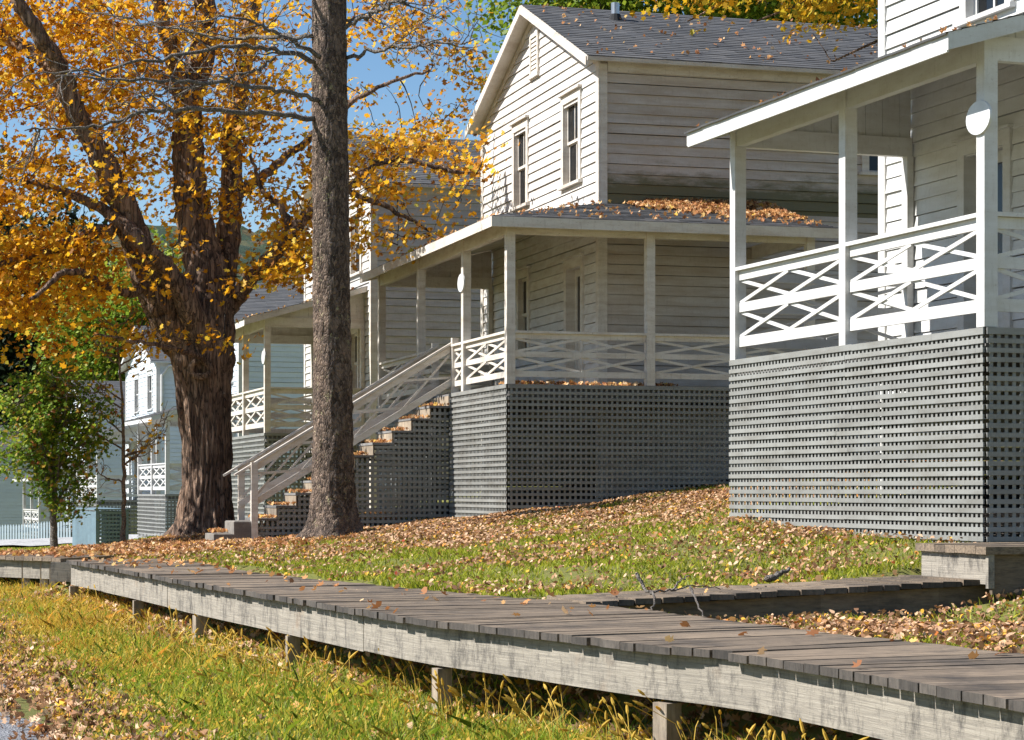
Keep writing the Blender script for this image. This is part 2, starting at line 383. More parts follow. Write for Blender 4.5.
# ------------------------------------------------------------------ terrain heights
CP = [(p[0] + .1, p[1] + .1, -0.835 if p[1] > 15 else -.88) for p in INN[2:]] + [
    (3.9, 17.8, -.42), (2.35, 22.6, -.29), (1.5, 17.4, -.74), (3.0, 18.1, -.63), (1.7, 15.1, -1.0), (2.8, 15.4, -.98), (3.9, 15.6, -.94), (5, 15.9, -.86), (3.6, 12.5, -.88), (2.4, 14.0, -.94), (3.4, 14.0, -.92), (8, 20, 0.0), (12, 24, .9), (8, 8, -.5),
    (1.2, 19.5, -.62), (.4, 21.5, -.60), (.6, 26, -.48), (-1.2, 25, -.66),
    (-.03, 30.8, -.37), (1.5, 31.2, -.16), (3.1, 31.7, .06), (6, 33, .5), (10, 35, 1.2), (-1, 33.9, -.48), (-3.9, 33, -.80), (-4.4, 32.2, -.88), (-2.42, 29.6, -.64),
    (-5.1, 36, -.72), (-5, 44.6, -.78), (-2, 46, -.2), (4, 50, 1.0), (-10.3, 65, -1.62), (-6, 66, -1.0), (-8, 43, -1.18), (-8.2, 38, -1.14), (-6.8, 38, -1.0), (-6.6, 31, -.95), (-7.6, 34.5, -1.08), (-10, 38, -1.25), (-11, 42, -1.32),
    (-9.5, 33, -1.05), (-12, 45, -1.3), (-14, 60, -1.60), (-12.5, 52, -1.48), (-15, 70, -1.70), (-16, 77, -1.80), (-22, 70, -1.80), (-15.2, 80, -2.05), (-11, 82, -1.5), (-20.5, 93.5, -2.5), (-27, 108, -4.7), (-40, 100, -3.6), (-40, 60, -1.9), (-30, 40, -1.5),
    (20, 60, 3), (20, 30, 2), (20, 100, 3.2), (0, 100, 1.0), (20, 5, 0.2)]
CP = np.array(CP, float)
def _tps_fit(P, z, reg=0.02):
    n = len(P); D = np.hypot(P[:, None, 0] - P[None, :, 0], P[:, None, 1] - P[None, :, 1])
    K = np.where(D > 0, D ** 2 * np.log(np.maximum(D, 1e-9)), 0) + np.eye(n) * reg
    A = np.zeros((n + 3, n + 3)); A[:n, :n] = K; A[:n, n] = 1; A[:n, n + 1:] = P; A[n, :n] = 1; A[n + 1:, :n] = P.T
    return np.linalg.solve(A, np.r_[z, 0, 0, 0])
TW = _tps_fit(CP[:, :2], CP[:, 2])
def zlawn(X, Y):
    X = np.clip(X, -42, 22); Y = np.clip(Y, 4, 108)
    n = len(CP); out = np.full(X.shape, TW[n]) + TW[n + 1] * X + TW[n + 2] * Y
    for i in range(n):
        d2 = (X - CP[i, 0]) ** 2 + (Y - CP[i, 1]) ** 2
        out += TW[i] * 0.5 * d2 * np.log(np.maximum(d2, 1e-12))
    return np.clip(out, -5, 4)
ZS = -1.43
def zstreet(X, Y):
    t = np.clip((Y - 21) / 6, 0, 1); return ZS + 0.17 * t
def zg(X, Y):
    X = np.asarray(X, float); Y = np.asarray(Y, float)
    d = sdist(X, Y)
    t = np.clip((d + 0.75) / 1.15, 0, 1); t = t * t * (3 - 2 * t)
    z = zstreet(X, Y) * (1 - t) + zlawn(X, Y) * t
    wob = 0.018 * np.sin(X * 3.1 + 1.7 * np.sin(Y * 1.3)) + 0.016 * np.sin(Y * 2.7 + 2.1 * np.sin(X * 1.9))
    # keep the soil clear of the planks
    under = (np.abs(d) < 0.9) & (Y < 29) & (X > -8)
    z = np.where(under, np.minimum(z, -0.885), z + wob)
    q = ((X - .2) * .945 + (Y - 15.8) * .327); w = (-(X - .2) * .327 + (Y - 15.8) * .945)
    z = np.where((q > -.3) & (q < 5.6) & (np.abs(w) < .62), np.minimum(z, -.88 + .2 * q / 5.4 - .25 * np.clip(.2 - w, 0, 1)), z)
    return z
def zg1(x, y): return float(zg(np.array([x]), np.array([y]))[0])

def grid_terrain():
    xs = np.concatenate([[-500, -300, -160, -90, -60, -45, -34, -26, -20], np.arange(-16, 9.01, 0.22), [11, 14, 18, 24, 34, 50, 90, 160, 300, 500]])
    ys = np.concatenate([[-60, -25, -8, 0, 3], np.arange(5, 48, 0.22), np.arange(48, 80, 1.0), [84, 90, 96, 104, 115, 140, 180, 260, 420, 700]])
    X, Y = np.meshgrid(xs, ys); Z = zg(X, Y)
    V = np.stack([X, Y, Z], -1).reshape(-1, 3); nx, ny = len(xs), len(ys)
    idx = np.arange(nx * ny).reshape(ny, nx)
    Q = np.stack([idx[:-1, :-1], idx[:-1, 1:], idx[1:, 1:], idx[1:, :-1]], -1).reshape(-1, 4)
    me = bpy.data.meshes.new('ground'); me.from_pydata(V.tolist(), [], Q.tolist()); me.update()
    me.polygons.foreach_set('use_smooth', [True] * len(me.polygons)); me.materials.append(M['ground'])
    o = bpy.data.objects.new('ground', me); COL.objects.link(o)
    tag(o, 'uneven grassy ground around the houses', None, None, 'structure')
grid_terrain()

# road along the street side (its edge follows the row), and a gravel lane behind the fence
def road_x(y): return -3.41 - 0.335 * (y - 14.5)
mb = MB()
ys = np.linspace(-6, 24.5, 60)
for a, b in zip(ys[:-1], ys[1:]):
    ja = 0.12 * math.sin(a * 2.1) + .07 * math.sin(a * 5.3); jb = 0.12 * math.sin(b * 2.1) + .07 * math.sin(b * 5.3)
    mb.quad((road_x(a) - 7, a, ZS + .03), (road_x(a) + ja, a, ZS + .03), (road_x(b) + jb, b, ZS + .03), (road_x(b) - 7, b, ZS + .03))
    mb.quad((road_x(a) + ja, a, ZS + .03), (road_x(a) + ja + .12, a, ZS - .06), (road_x(b) + jb + .12, b, ZS - .06), (road_x(b) + jb, b, ZS + .03))
tag(mb.build('road', M['road']), 'worn grey road at the edge of the grass strip', None, None, 'structure')
mb = MB()
xs = np.linspace(-40, -10.8, 60)
for a, b in zip(xs[:-1], xs[1:]):
    ya0, ya1, yb0, yb1 = 60 - .12 * (a + 14), 75 - .12 * (a + 14), 60 - .12 * (b + 14), 75 - .12 * (b + 14)
    k = 5
    for i in range(k):
        f0, f1 = i / k, (i + 1) / k
        p = [(a, ya0 + (ya1 - ya0) * f0), (b, yb0 + (yb1 - yb0) * f0), (b, yb0 + (yb1 - yb0) * f1), (a, ya0 + (ya1 - ya0) * f1)]
        mb.quad(*[(x, y, zg1(x, y) + .09) for x, y in p])
tag(mb.build('path', M['gravel']), 'pale gravel lane in front of the picket fence', None, None, 'structure')

# ------------------------------------------------------------------ house building
def clap(mb, org, t, n, z0, z1, ext, opens=(), e=0.155, lip=0.024):
    """clapboards on a wall plane. org=(x,y), t along, n outward; ext(z)->(a,b)"""
    z = z0; k = 0
    def P(a, z, o): return (org[0] + t[0] * a + n[0] * o, org[1] + t[1] * a + n[1] * o, z)
    while z < z1 - 1e-6:
        zt = min(z + e, z1); zm = (z + zt) / 2
        a0, b0 = ext(z); a1, b1 = ext(zt)
        j = random.uniform(-.004, .004); lp = lip + random.uniform(-.005, .006)
        spans = [(a0, b0, a1, b1)]
        for (o0, o1, oz0, oz1) in opens:
            if oz0 <= zm <= oz1:
                ns = []
                for s in spans:
                    if o1 <= s[0] or o0 >= s[1]: ns.append(s); continue
                    if o0 > s[0]: ns.append((s[0], o0, s[2], o0))
                    if o1 < s[1]: ns.append((o1, s[1], o1, s[3]))
                spans = ns
        for (a0, b0, a1, b1) in spans:
            zb = z + j
            # long boards are pieced
            L = b0 - a0; cuts = [0.0]
            while L * (1 - cuts[-1]) > 4.2: cuts.append(cuts[-1] + random.uniform(2.4, 3.8) / L)
            cuts.append(1.0)
            for c0, c1 in zip(cuts[:-1], cuts[1:]):
                q0, q1 = a0 + (b0 - a0) * c0, a0 + (b0 - a0) * c1
                r0, r1 = a1 + (b1 - a1) * c0, a1 + (b1 - a1) * c1
                lpp = lp + random.uniform(-.003, .003)
                gv = random.uniform(.003, .011)
                mb.quad(P(q0, zb, lpp), P(q1, zb, lpp), P(r1, zt - gv, .003), P(r0, zt - gv, .003))
                mb.quad(P(q0, zb, lpp), P(q0, zb, -.03), P(q1, zb, -.03), P(q1, zb, lpp))
        z = zt; k += 1

def shingles(mb, p00, E, S, ext, n_rows, tab=0.32, lip=0.008, N=(0, 0, 1)):
    """rows of shingle tabs: p00 eave corner, E along-eave unit, S one-row up-slope vector; ext(row)->(a,b)"""
    p00 = Vector(p00); E = Vector(E); S = Vector(S); N = Vector(N).normalized()
    for r in range(n_rows):
        a, b = ext(r); a2, b2 = ext(r + 1)
        if b - a < .02: continue
        x = a - random.uniform(0, tab)
        while x < b:
            x0 = max(x, a); x1 = min(x + tab, b)
            if x1 - x0 > .01:
                l = lip + random.uniform(-.002, .005); j = random.uniform(-.012, .012)
                q0 = max(x0, a2) if x0 > a else a2; q1 = min(x1, b2) if x1 < b else b2
                q0 = min(q0, b2); q1 = max(q1, a2)
                u0 = p00 + E * x0 + S * (r + j) + N * l; u1 = p00 + E * x1 + S * (r + j) + N * l
                w0 = p00 + E * q0 + S * (r + 1.05) + N * .001; w1 = p00 + E * q1 + S * (r + 1.05) + N * .001
                mb.quad(u0, u1, w1, w0)
                mb.quad(u0, u0 - N * .018, u1 - N * .018, u1)
            x += tab

class Plane:
    def __init__(s, org, t, n): s.o = org; s.t = t; s.n = n
    def P(s, a, o, z): return (s.o[0] + s.t[0] * a + s.n[0] * o, s.o[1] + s.t[1] * a + s.n[1] * o, z)
    def box(s, mb, a0, a1, n0, n1, z0, z1):
        mb.hexa([s.P(a0, n0, z0), s.P(a1, n0, z0), s.P(a1, n1, z0), s.P(a0, n1, z0), s.P(a0, n0, z1), s.P(a1, n0, z1), s.P(a1, n1, z1), s.P(a0, n1, z1)])

def window(root, pl, a0, a1, z0, z1, mt, zo, crown=True):
    """double hung sash window in the opening a0..a1, z0..z1"""
    m = MB(); tw = .11
    pl.box(m, a0 - tw, a0 + .01, -.10, .038, z0, z1); pl.box(m, a1 - .01, a1 + tw, -.10, .038, z0, z1)
    pl.box(m, a0 - tw, a1 + tw, -.10, .041, z1 - .01, z1 + .13)
    if crown: pl.box(m, a0 - tw - .04, a1 + tw + .04, -.02, .09, z1 + .13, z1 + .165)
    zm = (z0 + z1) / 2
    sw = .045
    for (zz0, zz1, dn) in ((zm, z1 - .01, -.035), (z0, zm + .03, -.065)):
        pl.box(m, a0 + .01, a0 + .01 + sw, dn - .03, dn, zz0, zz1); pl.box(m, a1 - .01 - sw, a1 - .01, dn - .03, dn, zz0, zz1)
        pl.box(m, a0 + .01 + sw, a1 - .01 - sw, dn - .03, dn, zz1 - sw, zz1); pl.box(m, a0 + .01 + sw, a1 - .01 - sw, dn - .03, dn, zz0, zz0 + sw)
        c = (a0 + a1) / 2; pl.box(m, c - .014, c + .014, dn - .025, dn - .004, zz0 + sw, zz1 - sw)
    w = m.build('window', mt, root, zo)
    p = MB(); 
    p.quad(pl.P(a0, -.055, zm), pl.P(a1, -.055, zm), pl.P(a1, -.055, z1), pl.P(a0, -.055, z1))
    p.build('pane', M['glass'], w)
    p = MB(); p.quad(pl.P(a0, -.085, z0), pl.P(a1, -.085, z0), pl.P(a1, -.085, zm + .02), pl.P(a0, -.085, zm + .02))
    p.build('pane', M['glass'], w)
    s = MB(); pl.box(s, a0 - tw - .05, a1 + tw + .05, -.10, .085, z0 - .05, z0 - .002); s.build('sill', mt, w)
    return w

def door(root, pl, a0, a1, z0, z1, mt, zo):
    m = MB(); tw = .12
    pl.box(m, a0 - tw, a0 + .01, -.16, .04, z0, z1); pl.box(m, a1 - .01, a1 + tw, -.16, .04, z0, z1)
    pl.box(m, a0 - tw, a1 + tw, -.16, .043, z1 - .01, z1 + .14)
    pl.box(m, a0 - tw - .03, a1 + tw + .03, -.02, .085, z1 + .14, z1 + .17)
    fr = m.build('door', mt, root, zo)
    d = MB(); dn = -.11
    st = .12
    pl.box(d, a0 + .012, a0 + st, dn - .035, dn, z0 + .02, z1 - .012); pl.box(d, a1 - st, a1 - .012, dn - .035, dn, z0 + .02, z1 - .012)
    for zz0, zz1 in ((z0 + .02, z0 + .25), (z0 + .85, z0 + .98), (z1 - .13, z1 - .012)):
        pl.box(d, a0 + st, a1 - st, dn - .035, dn, zz0, zz1)
    pl.box(d, a0 + st, a1 - st, dn - .03, dn - .015, z0 + .25, z0 + .85)
    d.build('door_leaf', mt, fr)
    g = MB(); g.quad(pl.P(a0 + st, dn - .02, z0 + .98), pl.P(a1 - st, dn - .02, z0 + .98), pl.P(a1 - st, dn - .02, z1 - .13), pl.P(a0 + st, dn - .02, z1 - .13))
    g.build('pane', M['glass'], fr)
    h = MB(); h.tube([pl.P(a0 + .07, dn, z0 + .95), pl.P(a0 + .07, dn + .05, z0 + .95), pl.P(a0 + .07, dn + .07, z0 + .95)], [.014, .012, .028], 8); h.build('handle', M['metal'], fr)

def railing(root, p, q, z, h, mt, zo, nx=None):
    """crossed railing between two local xy points"""
    p = Vector((*p, 0)); q = Vector((*q, 0)); L = (q - p).length; d = (q - p) / L
    nx = nx or max(1, round(L / 1.15)); m = MB(); k = h / .95
    def lv(a, b, th):
        m.beam(p + Vector((0, 0, z + (a + b) / 2 * k)), q + Vector((0, 0, z + (a + b) / 2 * k)), th, (b - a) * k)
    lv(.13, .235, .035); lv(.485, .58, .035); lv(.81, .905, .035)
    m.beam(p + Vector((0, 0, z + .925 * k)), q + Vector((0, 0, z + .925 * k)), .12, .035)
    for i in range(nx):
        a = p + d * (L * i / nx + .015); b = p + d * (L * (i + 1) / nx - .015)
        for (l, u) in ((.235, .485), (.58, .81)):
            n = d.cross(Vector((0, 0, 1))) * .008
            m.beam(a + n + Vector((0, 0, z + (l + .0) * k)), b + n + Vector((0, 0, z + (u - .0) * k)), .014, .036)
            m.beam(a - n + Vector((0, 0, z + (u - .0) * k)), b - n + Vector((0, 0, z + (l + .0) * k)), .014, .036)
    return m.build('railing', mt, root, zo)

def lattice(root, p, q, n, ztop, zbot, mt, zo, pitch=.077, hs=.040, vs=.033, top=None, name='lattice_skirt', solid_cap=True, th=None):
    """square lattice from p to q (local xy), n outward normal; top(a) limits the height along it"""
    p = Vector((*p, 0)); q = Vector((*q, 0)); L = (q - p).length; d = (q - p) / L; n = Vector((*n, 0)); m = MB()
    def bx(a0, a1, o0, o1, z0, z1):
        r = [p + d * a0 + n * o0, p + d * a1 + n * o0, p + d * a1 + n * o1, p + d * a0 + n * o1]
        m.hexa([v + Vector((0, 0, z0)) for v in r] + [v + Vector((0, 0, z1)) for v in r])
    ah = (th or .013)
    z = ztop - (.012 if not solid_cap else 0)
    k = 0
    while z > zbot:
        z1 = z; z0 = z - (hs if (k or not solid_cap) else hs * 1.4)
        a0 = 0
        if top:
            a0 = next((x for x in np.linspace(0, L, 200) if top(x) >= z1 + .004), None)
            if a0 is None: z -= pitch; k += 1; continue
        segs = [a0]
        while L - segs[-1] > 3.4: segs.append(segs[-1] + random.uniform(2.2, 2.6))
        segs.append(L)
        for s0, s1 in zip(segs[:-1], segs[1:]):
            j = random.uniform(-.003, .003)
            bx(s0 + .001, s1 - .001, 0.0, ah + random.uniform(-.002, .004), z0 + j, z1 + j)
        z -= pitch if (k or not solid_cap) else pitch + hs * .4
        k += 1
    a = vs
    while a < L - vs * .5:
        zt = min(ztop, top(a + vs) if top else ztop) - .004
        if zt > zbot: bx(a, a + vs, -.006, -.0005, zbot, zt + random.uniform(-.004, 0))
        a += pitch * .93 + random.uniform(-.002, .002)
    return m.build(name, mt, root, zo)

def sign(pos, th, name_label):
    m = MB(); c = math.cos(th); s = math.sin(th)
    poly = []
    for k in range(28):
        t = 2 * PI * k / 28; a = .185 * math.cos(t); z = .138 * math.sin(t)
        poly.append((pos[0] - s * a, pos[1] + c * a, pos[2] + z))
    m.prism(poly, (-c * .022, -s * .022, 0))
    o = m.build('oval_sign', M['signwhite'])
    return tag(o, name_label, 'sign', 'blank oval signs on porch posts')

def house(label, x0, y0, th, D, Lp, u0, W=6.76, a=2.06, depth=9.0, wrap=False, posts=(0, 2.52, 5.04), sposts=(), stair=None, rail_h=.95,
          wall='white', trim='trim', lat='lattice', zbot=-1.5, upwins=((.95, 1.83), (3.87, 4.68)), low=True, ov=.5, slope=.28, detail=True, signpost=0, zbase=None, sidewin=None,
          doors=((3.21, 3.95),), lowwins=(), lat_side=None, vent=True, pipe=False, pitch=.077, sag=0.0):
    c, s = math.cos(th), math.sin(th)
    zb = zbase if zbase is not None else zbot
    root = empty('house', (x0, y0, zb), th); zo = -zb
    tag(root, label, 'house', 'wooden clapboard houses in a row beside the boardwalk')
    mw, mt, ml = M[wall], M[trim], M[lat]
    u1 = u0 + W; zE = D + 5.10; m_ = .43; uc = (u0 + u1) / 2; zA = zE + m_ * W / 2
    b = u0
    # ---- walls
    fp = Plane((a, u0), (0, 1), (-1, 0)); sp = Plane((a, u0), (1, 0), (0, -1))
    wz0, wz1 = D + 3.40, D + 4.72
    ops = [(w0, w1, wz0, wz1) for w0, w1 in upwins]
    ops += [(d0 - u0, d1 - u0, D, D + 2.05) for d0, d1 in doors]
    ops += [(w0 - u0, w1 - u0, D + .85, D + 2.15) for w0, w1 in lowwins]
    sops = [sidewin] if sidewin else []
    mb = MB()
    def gext(z):
        i = max(0, (z - zE) / m_); return (i, max(i + .001, W - i))
    clap(mb, fp.o, fp.t, fp.n, D - .3, zA, gext, ops)
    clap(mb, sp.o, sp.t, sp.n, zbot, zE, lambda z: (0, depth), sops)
    clap(mb, (a, u1), (1, 0), (0, 1), zbot, zE, lambda z: (0, depth))
    clap(mb, (a + depth, u0), (0, 1), (1, 0), zbot, zA, gext)
    # inner shell keeps the light out
    q = .24
    mb.quad((a + q, u0 + .01, D - .3), (a + q, u1 - .01, D - .3), (a + q, u1 - .01, zE), (a + q, uc, zA - .02), (a + q, u0 + .01, zE))
    mb.quad((a, u0 + q, zbot), (a + depth, u0 + q, zbot), (a + depth, u0 + q, zE), (a, u0 + q, zE))
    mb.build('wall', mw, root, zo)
    for (yy, ny) in ((u0, -1), (u1, 1)):
        t = MB(); lo, hi = sorted((yy - ny * .11, yy + ny * .034))
        t.box(a - .034, a - .001, lo, hi, zbot, zE - .02)
        lo, hi = sorted((yy + ny * .001, yy + ny * .034)); t.box(a + .0005, a + .11, lo, hi, zbot, zE - .05)
        t.build('corner_board', mt, root, zo)
    # ---- main roof
    o, eo, tk = .27, .2, .07
    zr = zA + .12
    rr = MB(); L = depth + 2 * o
    for sg in (-1, 1):
        half = W / 2 + eo; sl = math.hypot(half, half * m_); n = int(sl / .14); S = Vector((0, -sg * half / n, half * m_ / n))
        shingles(rr, (a - o, uc + sg * half, zr - half * m_), (1, 0, 0), S, lambda r: (0, L), n, N=(0, sg * m_, 1))
    roof = rr.build('roof', M['shingle'], root, zo)
    so = MB()
    for sg in (-1, 1):
        half = W / 2 + eo
        so.prism([(a - o, uc, zr - .012), (a - o, uc + sg * half, zr - half * m_ - .012), (a - o, uc + sg * half, zr - half * m_ - .012 - tk), (a - o, uc, zr - .012 - tk)], (L, 0, 0))
    so.build('soffit', mt, roof)
    rk = MB()
    for sg in (-1, 1):
        half = W / 2 + eo - .01
        rk.prism([(a - o - .022, uc, zr - .02), (a - o - .022, uc + sg * half, zr - half * m_ - .02), (a - o - .022, uc + sg * half, zr - half * m_ - .16), (a - o - .022, uc, zr - .16)], (.02, 0, 0))
        # frieze against the wall
        h2 = W / 2
        rk.prism([(a - .03, uc, zA + .02), (a - .03, uc + sg * h2, zE + .02), (a - .03, uc + sg * h2, zE - .10), (a - .03, uc, zA - .10)], (.028, 0, 0))
    rk.build('rake_board', mt, roof)
    ev = MB()
    for sg in (-1, 1):
        yy = uc + sg * (W / 2 + eo); lo, hi = sorted((yy, yy + sg * .02))
        ev.box(a - o, a + depth + o, lo, hi, zr - (W / 2 + eo) * m_ - .075, zr - (W / 2 + eo) * m_ - .02)
        lo, hi = sorted((uc + sg * W / 2, uc + sg * (W / 2 + .03)))
        ev.box(a + .12, a + depth, lo, hi, zE - .16, zE - .0)
    ev.build('eave_board', mt, roof)
    if pipe:
        pm = MB(); px, py = a + 1.15, uc - .75
        pm.tube([(px, py, zr - .45), (px, py, zr - .05)], .07, 12); pm.build('vent_pipe', M['metal'], roof)
        pf = MB(); pf.tube([(px, py, zr - .45), (px, py, zr - .24)], [.16, .085], 12); pf.build('pipe_flashing', M['dark'], roof)
    if vent:
        g = MB(); gp = Plane((a, uc), (0, 1), (-1, 0)); zc = zA - .72
        gp.box(g, -.24, -.17, -.0, .05, zc - .32, zc + .30); gp.box(g, .17, .24, 0, .05, zc - .32, zc + .30)
        gp.box(g, -.24, .24, 0, .053, zc + .301, zc + .37); gp.box(g, -.27, .27, 0, .07, zc - .38, zc - .321)
        for k in range(8):
            z = zc - .30 + k * .075
            g.hexa([gp.P(-.17, .045, z), gp.P(.17, .045, z), gp.P(.17, .03, z - .0), gp.P(-.17, .03, z), gp.P(-.17, .03, z + .06), gp.P(.17, .03, z + .06), gp.P(.17, .02, z + .06), gp.P(-.17, .02, z + .06)])
        g.build('gable_vent', mt, root, zo)
    # ---- windows and doors
    for w0, w1 in upwins: window(root, fp, w0, w1, wz0, wz1, mt, zo)
    if sidewin: window(root, sp, sidewin[0], sidewin[1], sidewin[2], sidewin[3], mt, zo, False)
    for w0, w1 in lowwins: window(root, fp, w0 - u0, w1 - u0, D + .85, D + 2.15, mt, zo)
    for d0, d1 in doors: door(root, fp, d0 - u0, d1 - u0, D + .005, D + 2.05, mt, zo)
    # ---- porch
    S_end = (sposts[-1] + .3) if sposts else 0
    fl = MB()
    y = -.02
    while y < Lp - .01:
        y2 = min(y + .09, Lp + .02); j = random.uniform(-.003, .002)
        fl.box(-.04, a - .03, y + .002, y2 - .002, D - .03, D + j); y = y2
    if wrap:
        x = a - .03
        while x < sposts[-1]:
            fl.box(x + .002, x + .088, -.04, b - .03, D - .03, D + random.uniform(-.003, .002)); x += .09
    fl.box(0.0, a, 0.02, Lp, D - .2, D - .032)
    if wrap: fl.box(a + .001, sposts[-1], .02, b - .05, D - .2, D - .032)
    fl.build('porch_floor', M['deckfloor'], root, zo)
    pw = .062
    ztop0 = D + 2.33                                        # roof top at the eave line
    def zroof(x): return ztop0 + slope * (x + ov)
    zpt = zroof(0) - .09
    for u in posts:
        p = MB(); p.box(-pw, pw, u - pw, u + pw, D + .001, zpt); p.build('porch_post', mt, root, zo)
    for v in sposts:
        p = MB(); p.box(v - pw, v + pw, -pw, pw, D + .001, zpt); p.build('porch_post', mt, root, zo)
    bm = MB()
    for q0, q1 in zip(posts[:-1], posts[1:]): bm.box(-.045, .045, q0 + pw, q1 - pw, zpt - .2, zpt - .004)
    if wrap:
        sp_ = [0] + list(sposts)
        for q0, q1 in zip(sp_[:-1], sp_[1:]): bm.box(q0 + pw, q1 - pw, -.045, .045, zpt - .2, zpt - .004)
        bm.box(sposts[-1] - .045, sposts[-1] + .045, pw, b - .03, zpt - .2, zpt - .004)
    ends = [posts[-1]] if wrap else [posts[0], posts[-1]]
    for u in ends: bm.box(pw, a - .03, u - .045, u + .045, zpt - .2, zpt - .004)
    bm.build('porch_beam', mt, root, zo)
    for u in ends:
        inf = MB(); x = pw
        while x < a - .05:
            x2 = min(x + .2, a - .03)
            inf.hexa([(x + .002, u - .012, zpt - .004), (x2 - .002, u - .012, zpt - .004), (x2 - .002, u + .012, zpt - .004), (x + .002, u + .012, zpt - .004),
                      (x + .002, u - .012, zroof(x) - .09), (x2 - .002, u - .012, zroof(x2) - .09), (x2 - .002, u + .012, zroof(x2) - .09), (x + .002, u + .012, zroof(x) - .09)]); x = x2
        inf.build('gable_infill', mt, root, zo)
        pil = MB(); pil.box(a - .10, a - .026, u - .06, u + .06, D + .001, zpt - .2)
        pil.build('pilaster', mt, root, zo)
    ya, yb = -(ov if wrap else .25), posts[-1] + .09
    pr = MB(); ce = MB(); fa = MB()
    run = a + ov; n = max(1, int(math.hypot(run, run * slope) / .14)); Sv = Vector((run / n, 0, run * slope / n))
    if wrap:
        shingles(pr, (-ov, 0, ztop0), (0, 1, 0), Sv, lambda r: (-ov + (b + ov) * min(r, n) / n, yb), n, N=(-slope, 0, 1))
        Sv2 = Vector((0, (b + ov) / n, run * slope / n)); nn = n
        shingles(pr, (0, -ov, ztop0), (1, 0, 0), Sv2, lambda r: (-ov + run * min(r, n) / n, S_end - .18 * min(r, n) / n), n, N=(0, -slope, 1))
        zt = zroof(a)
        for dz0, mbx in ((-.012, ce),):
            f = [(-ov, ya, ztop0 + dz0), (-ov, yb, ztop0 + dz0), (a, yb, zt + dz0), (a, b, zt + dz0)]
            mbx.prism(f, (0, 0, -.06))
            f = [(-ov, ya, ztop0 + dz0), (a, b, zt + dz0), (S_end - .18, b, zt + dz0), (S_end, ya, ztop0 + dz0)]
            mbx.prism(f, (0, 0, -.06))
        fa.box(-ov - .022, -ov - .001, ya - .022, yb, ztop0 - .15, ztop0 - .006)
        fa.box(-ov - .0005, S_end, ya - .022, ya - .001, ztop0 - .15, ztop0 - .006)
        rk_ends = [yb]
    else:
        shingles(pr, (-ov - .05, 0, ztop0 - .05 * slope), (0, 1, 0), Sv * (1 + .05 / run), lambda r: (ya - .03, yb + .03), n, N=(-slope, 0, 1))
        zt = zroof(a)
        ce.prism([(-ov, ya, ztop0 - .012), (-ov, yb, ztop0 - .012), (a, yb, zt - .012), (a, ya, zt - .012)], (0, 0, -.06))
        fa.box(-ov - .022, -ov - .001, ya, yb, ztop0 - .16, ztop0 - .006)
        rk_ends = [ya, yb]
    for y in rk_ends:
        yy0, yy1 = (y, y + .022) if y > 0 else (y - .022, y)
        fa.prism([(-ov - .022, yy0, ztop0 - .007), (a - .03, yy0, zt - .012), (a - .03, yy0, zt - .12), (-ov - .022, yy0, ztop0 - .145)], (0, yy1 - yy0, 0))
    proof = pr.build('porch_roof', M['shingle'], root, zo)
    ce.build('porch_ceiling', mt, proof); fa.build('fascia_board', mt, proof)
    # railings
    def R(p, q): railing(root, p, q, D, rail_h, mt, zo)
    if stair:
        s0, s1 = stair
        for q0, q1 in zip(posts[:-1], posts[1:]):
            if q0 < s0 < q1:
                if s0 - q0 > .3: R((0, q0 + pw), (0, s0 - .05))
                if q1 - s1 > .3: R((0, s1 + .05), (0, q1 - pw))
            elif not (q0 < s1 < q1): R((0, q0 + pw), (0, q1 - pw))
    else:
        for q0, q1 in zip(posts[:-1], posts[1:]): R((0, q0 + pw), (0, q1 - pw))
    if wrap:
        sp_ = [0] + list(sposts)
        for q0, q1 in zip(sp_[:-1], sp_[1:]): R((q0 + pw, 0), (q1 - pw, 0))
    else: R((pw, 0), (a - .04, 0))
    R((pw, posts[-1]), (a - .1, posts[-1]))
    # lattice skirts
    ml2 = M[lat_side] if lat_side else ml
    if stair:
        lattice(root, (-.06, -.06), (-.06, stair[0]), (-1, 0), D - .002, zbot, ml, zo, pitch)
        lattice(root, (-.06, stair[1]), (-.06, Lp + .06), (-1, 0), D - .002, zbot, ml, zo, pitch)
    else: lattice(root, (-.06, -.06), (-.06, Lp + .06), (-1, 0), D - .002, zbot, ml, zo, pitch)
    send = sposts[-1] if wrap else a
    lattice(root, (-.044, -.06), (send, -.06), (0, -1), D - .002, zbot, ml2, zo, pitch)
    lattice(root, (-.044, Lp + .06), (a, Lp + .06), (0, 1), D - .002, zbot, ml2, zo, pitch)
    return root, zo

def W_(x0, y0, th, v, u, z): return (x0 + v * math.cos(th) - u * math.sin(th), y0 + v * math.sin(th) + u * math.cos(th), z)

R_ = math.radians
H1 = dict(x0=3.887, y0=17.8, th=R_(19.3), D=1.34); H2 = dict(x0=-.03, y0=30.8, th=R_(16.2), D=1.515)
H3 = dict(x0=-5.02, y0=44.6, th=R_(17), D=1.19); H4 = dict(x0=-10.3, y0=65.0, th=R_(19), D=-.1)
H5 = dict(x0=-15.2, y0=79.9, th=R_(19.5), D=-.35); H6 = dict(x0=-20.3, y0=93.5, th=R_(20), D=-1.75); H7 = dict(x0=-28.6, y0=108, th=R_(21), D=-3.3)

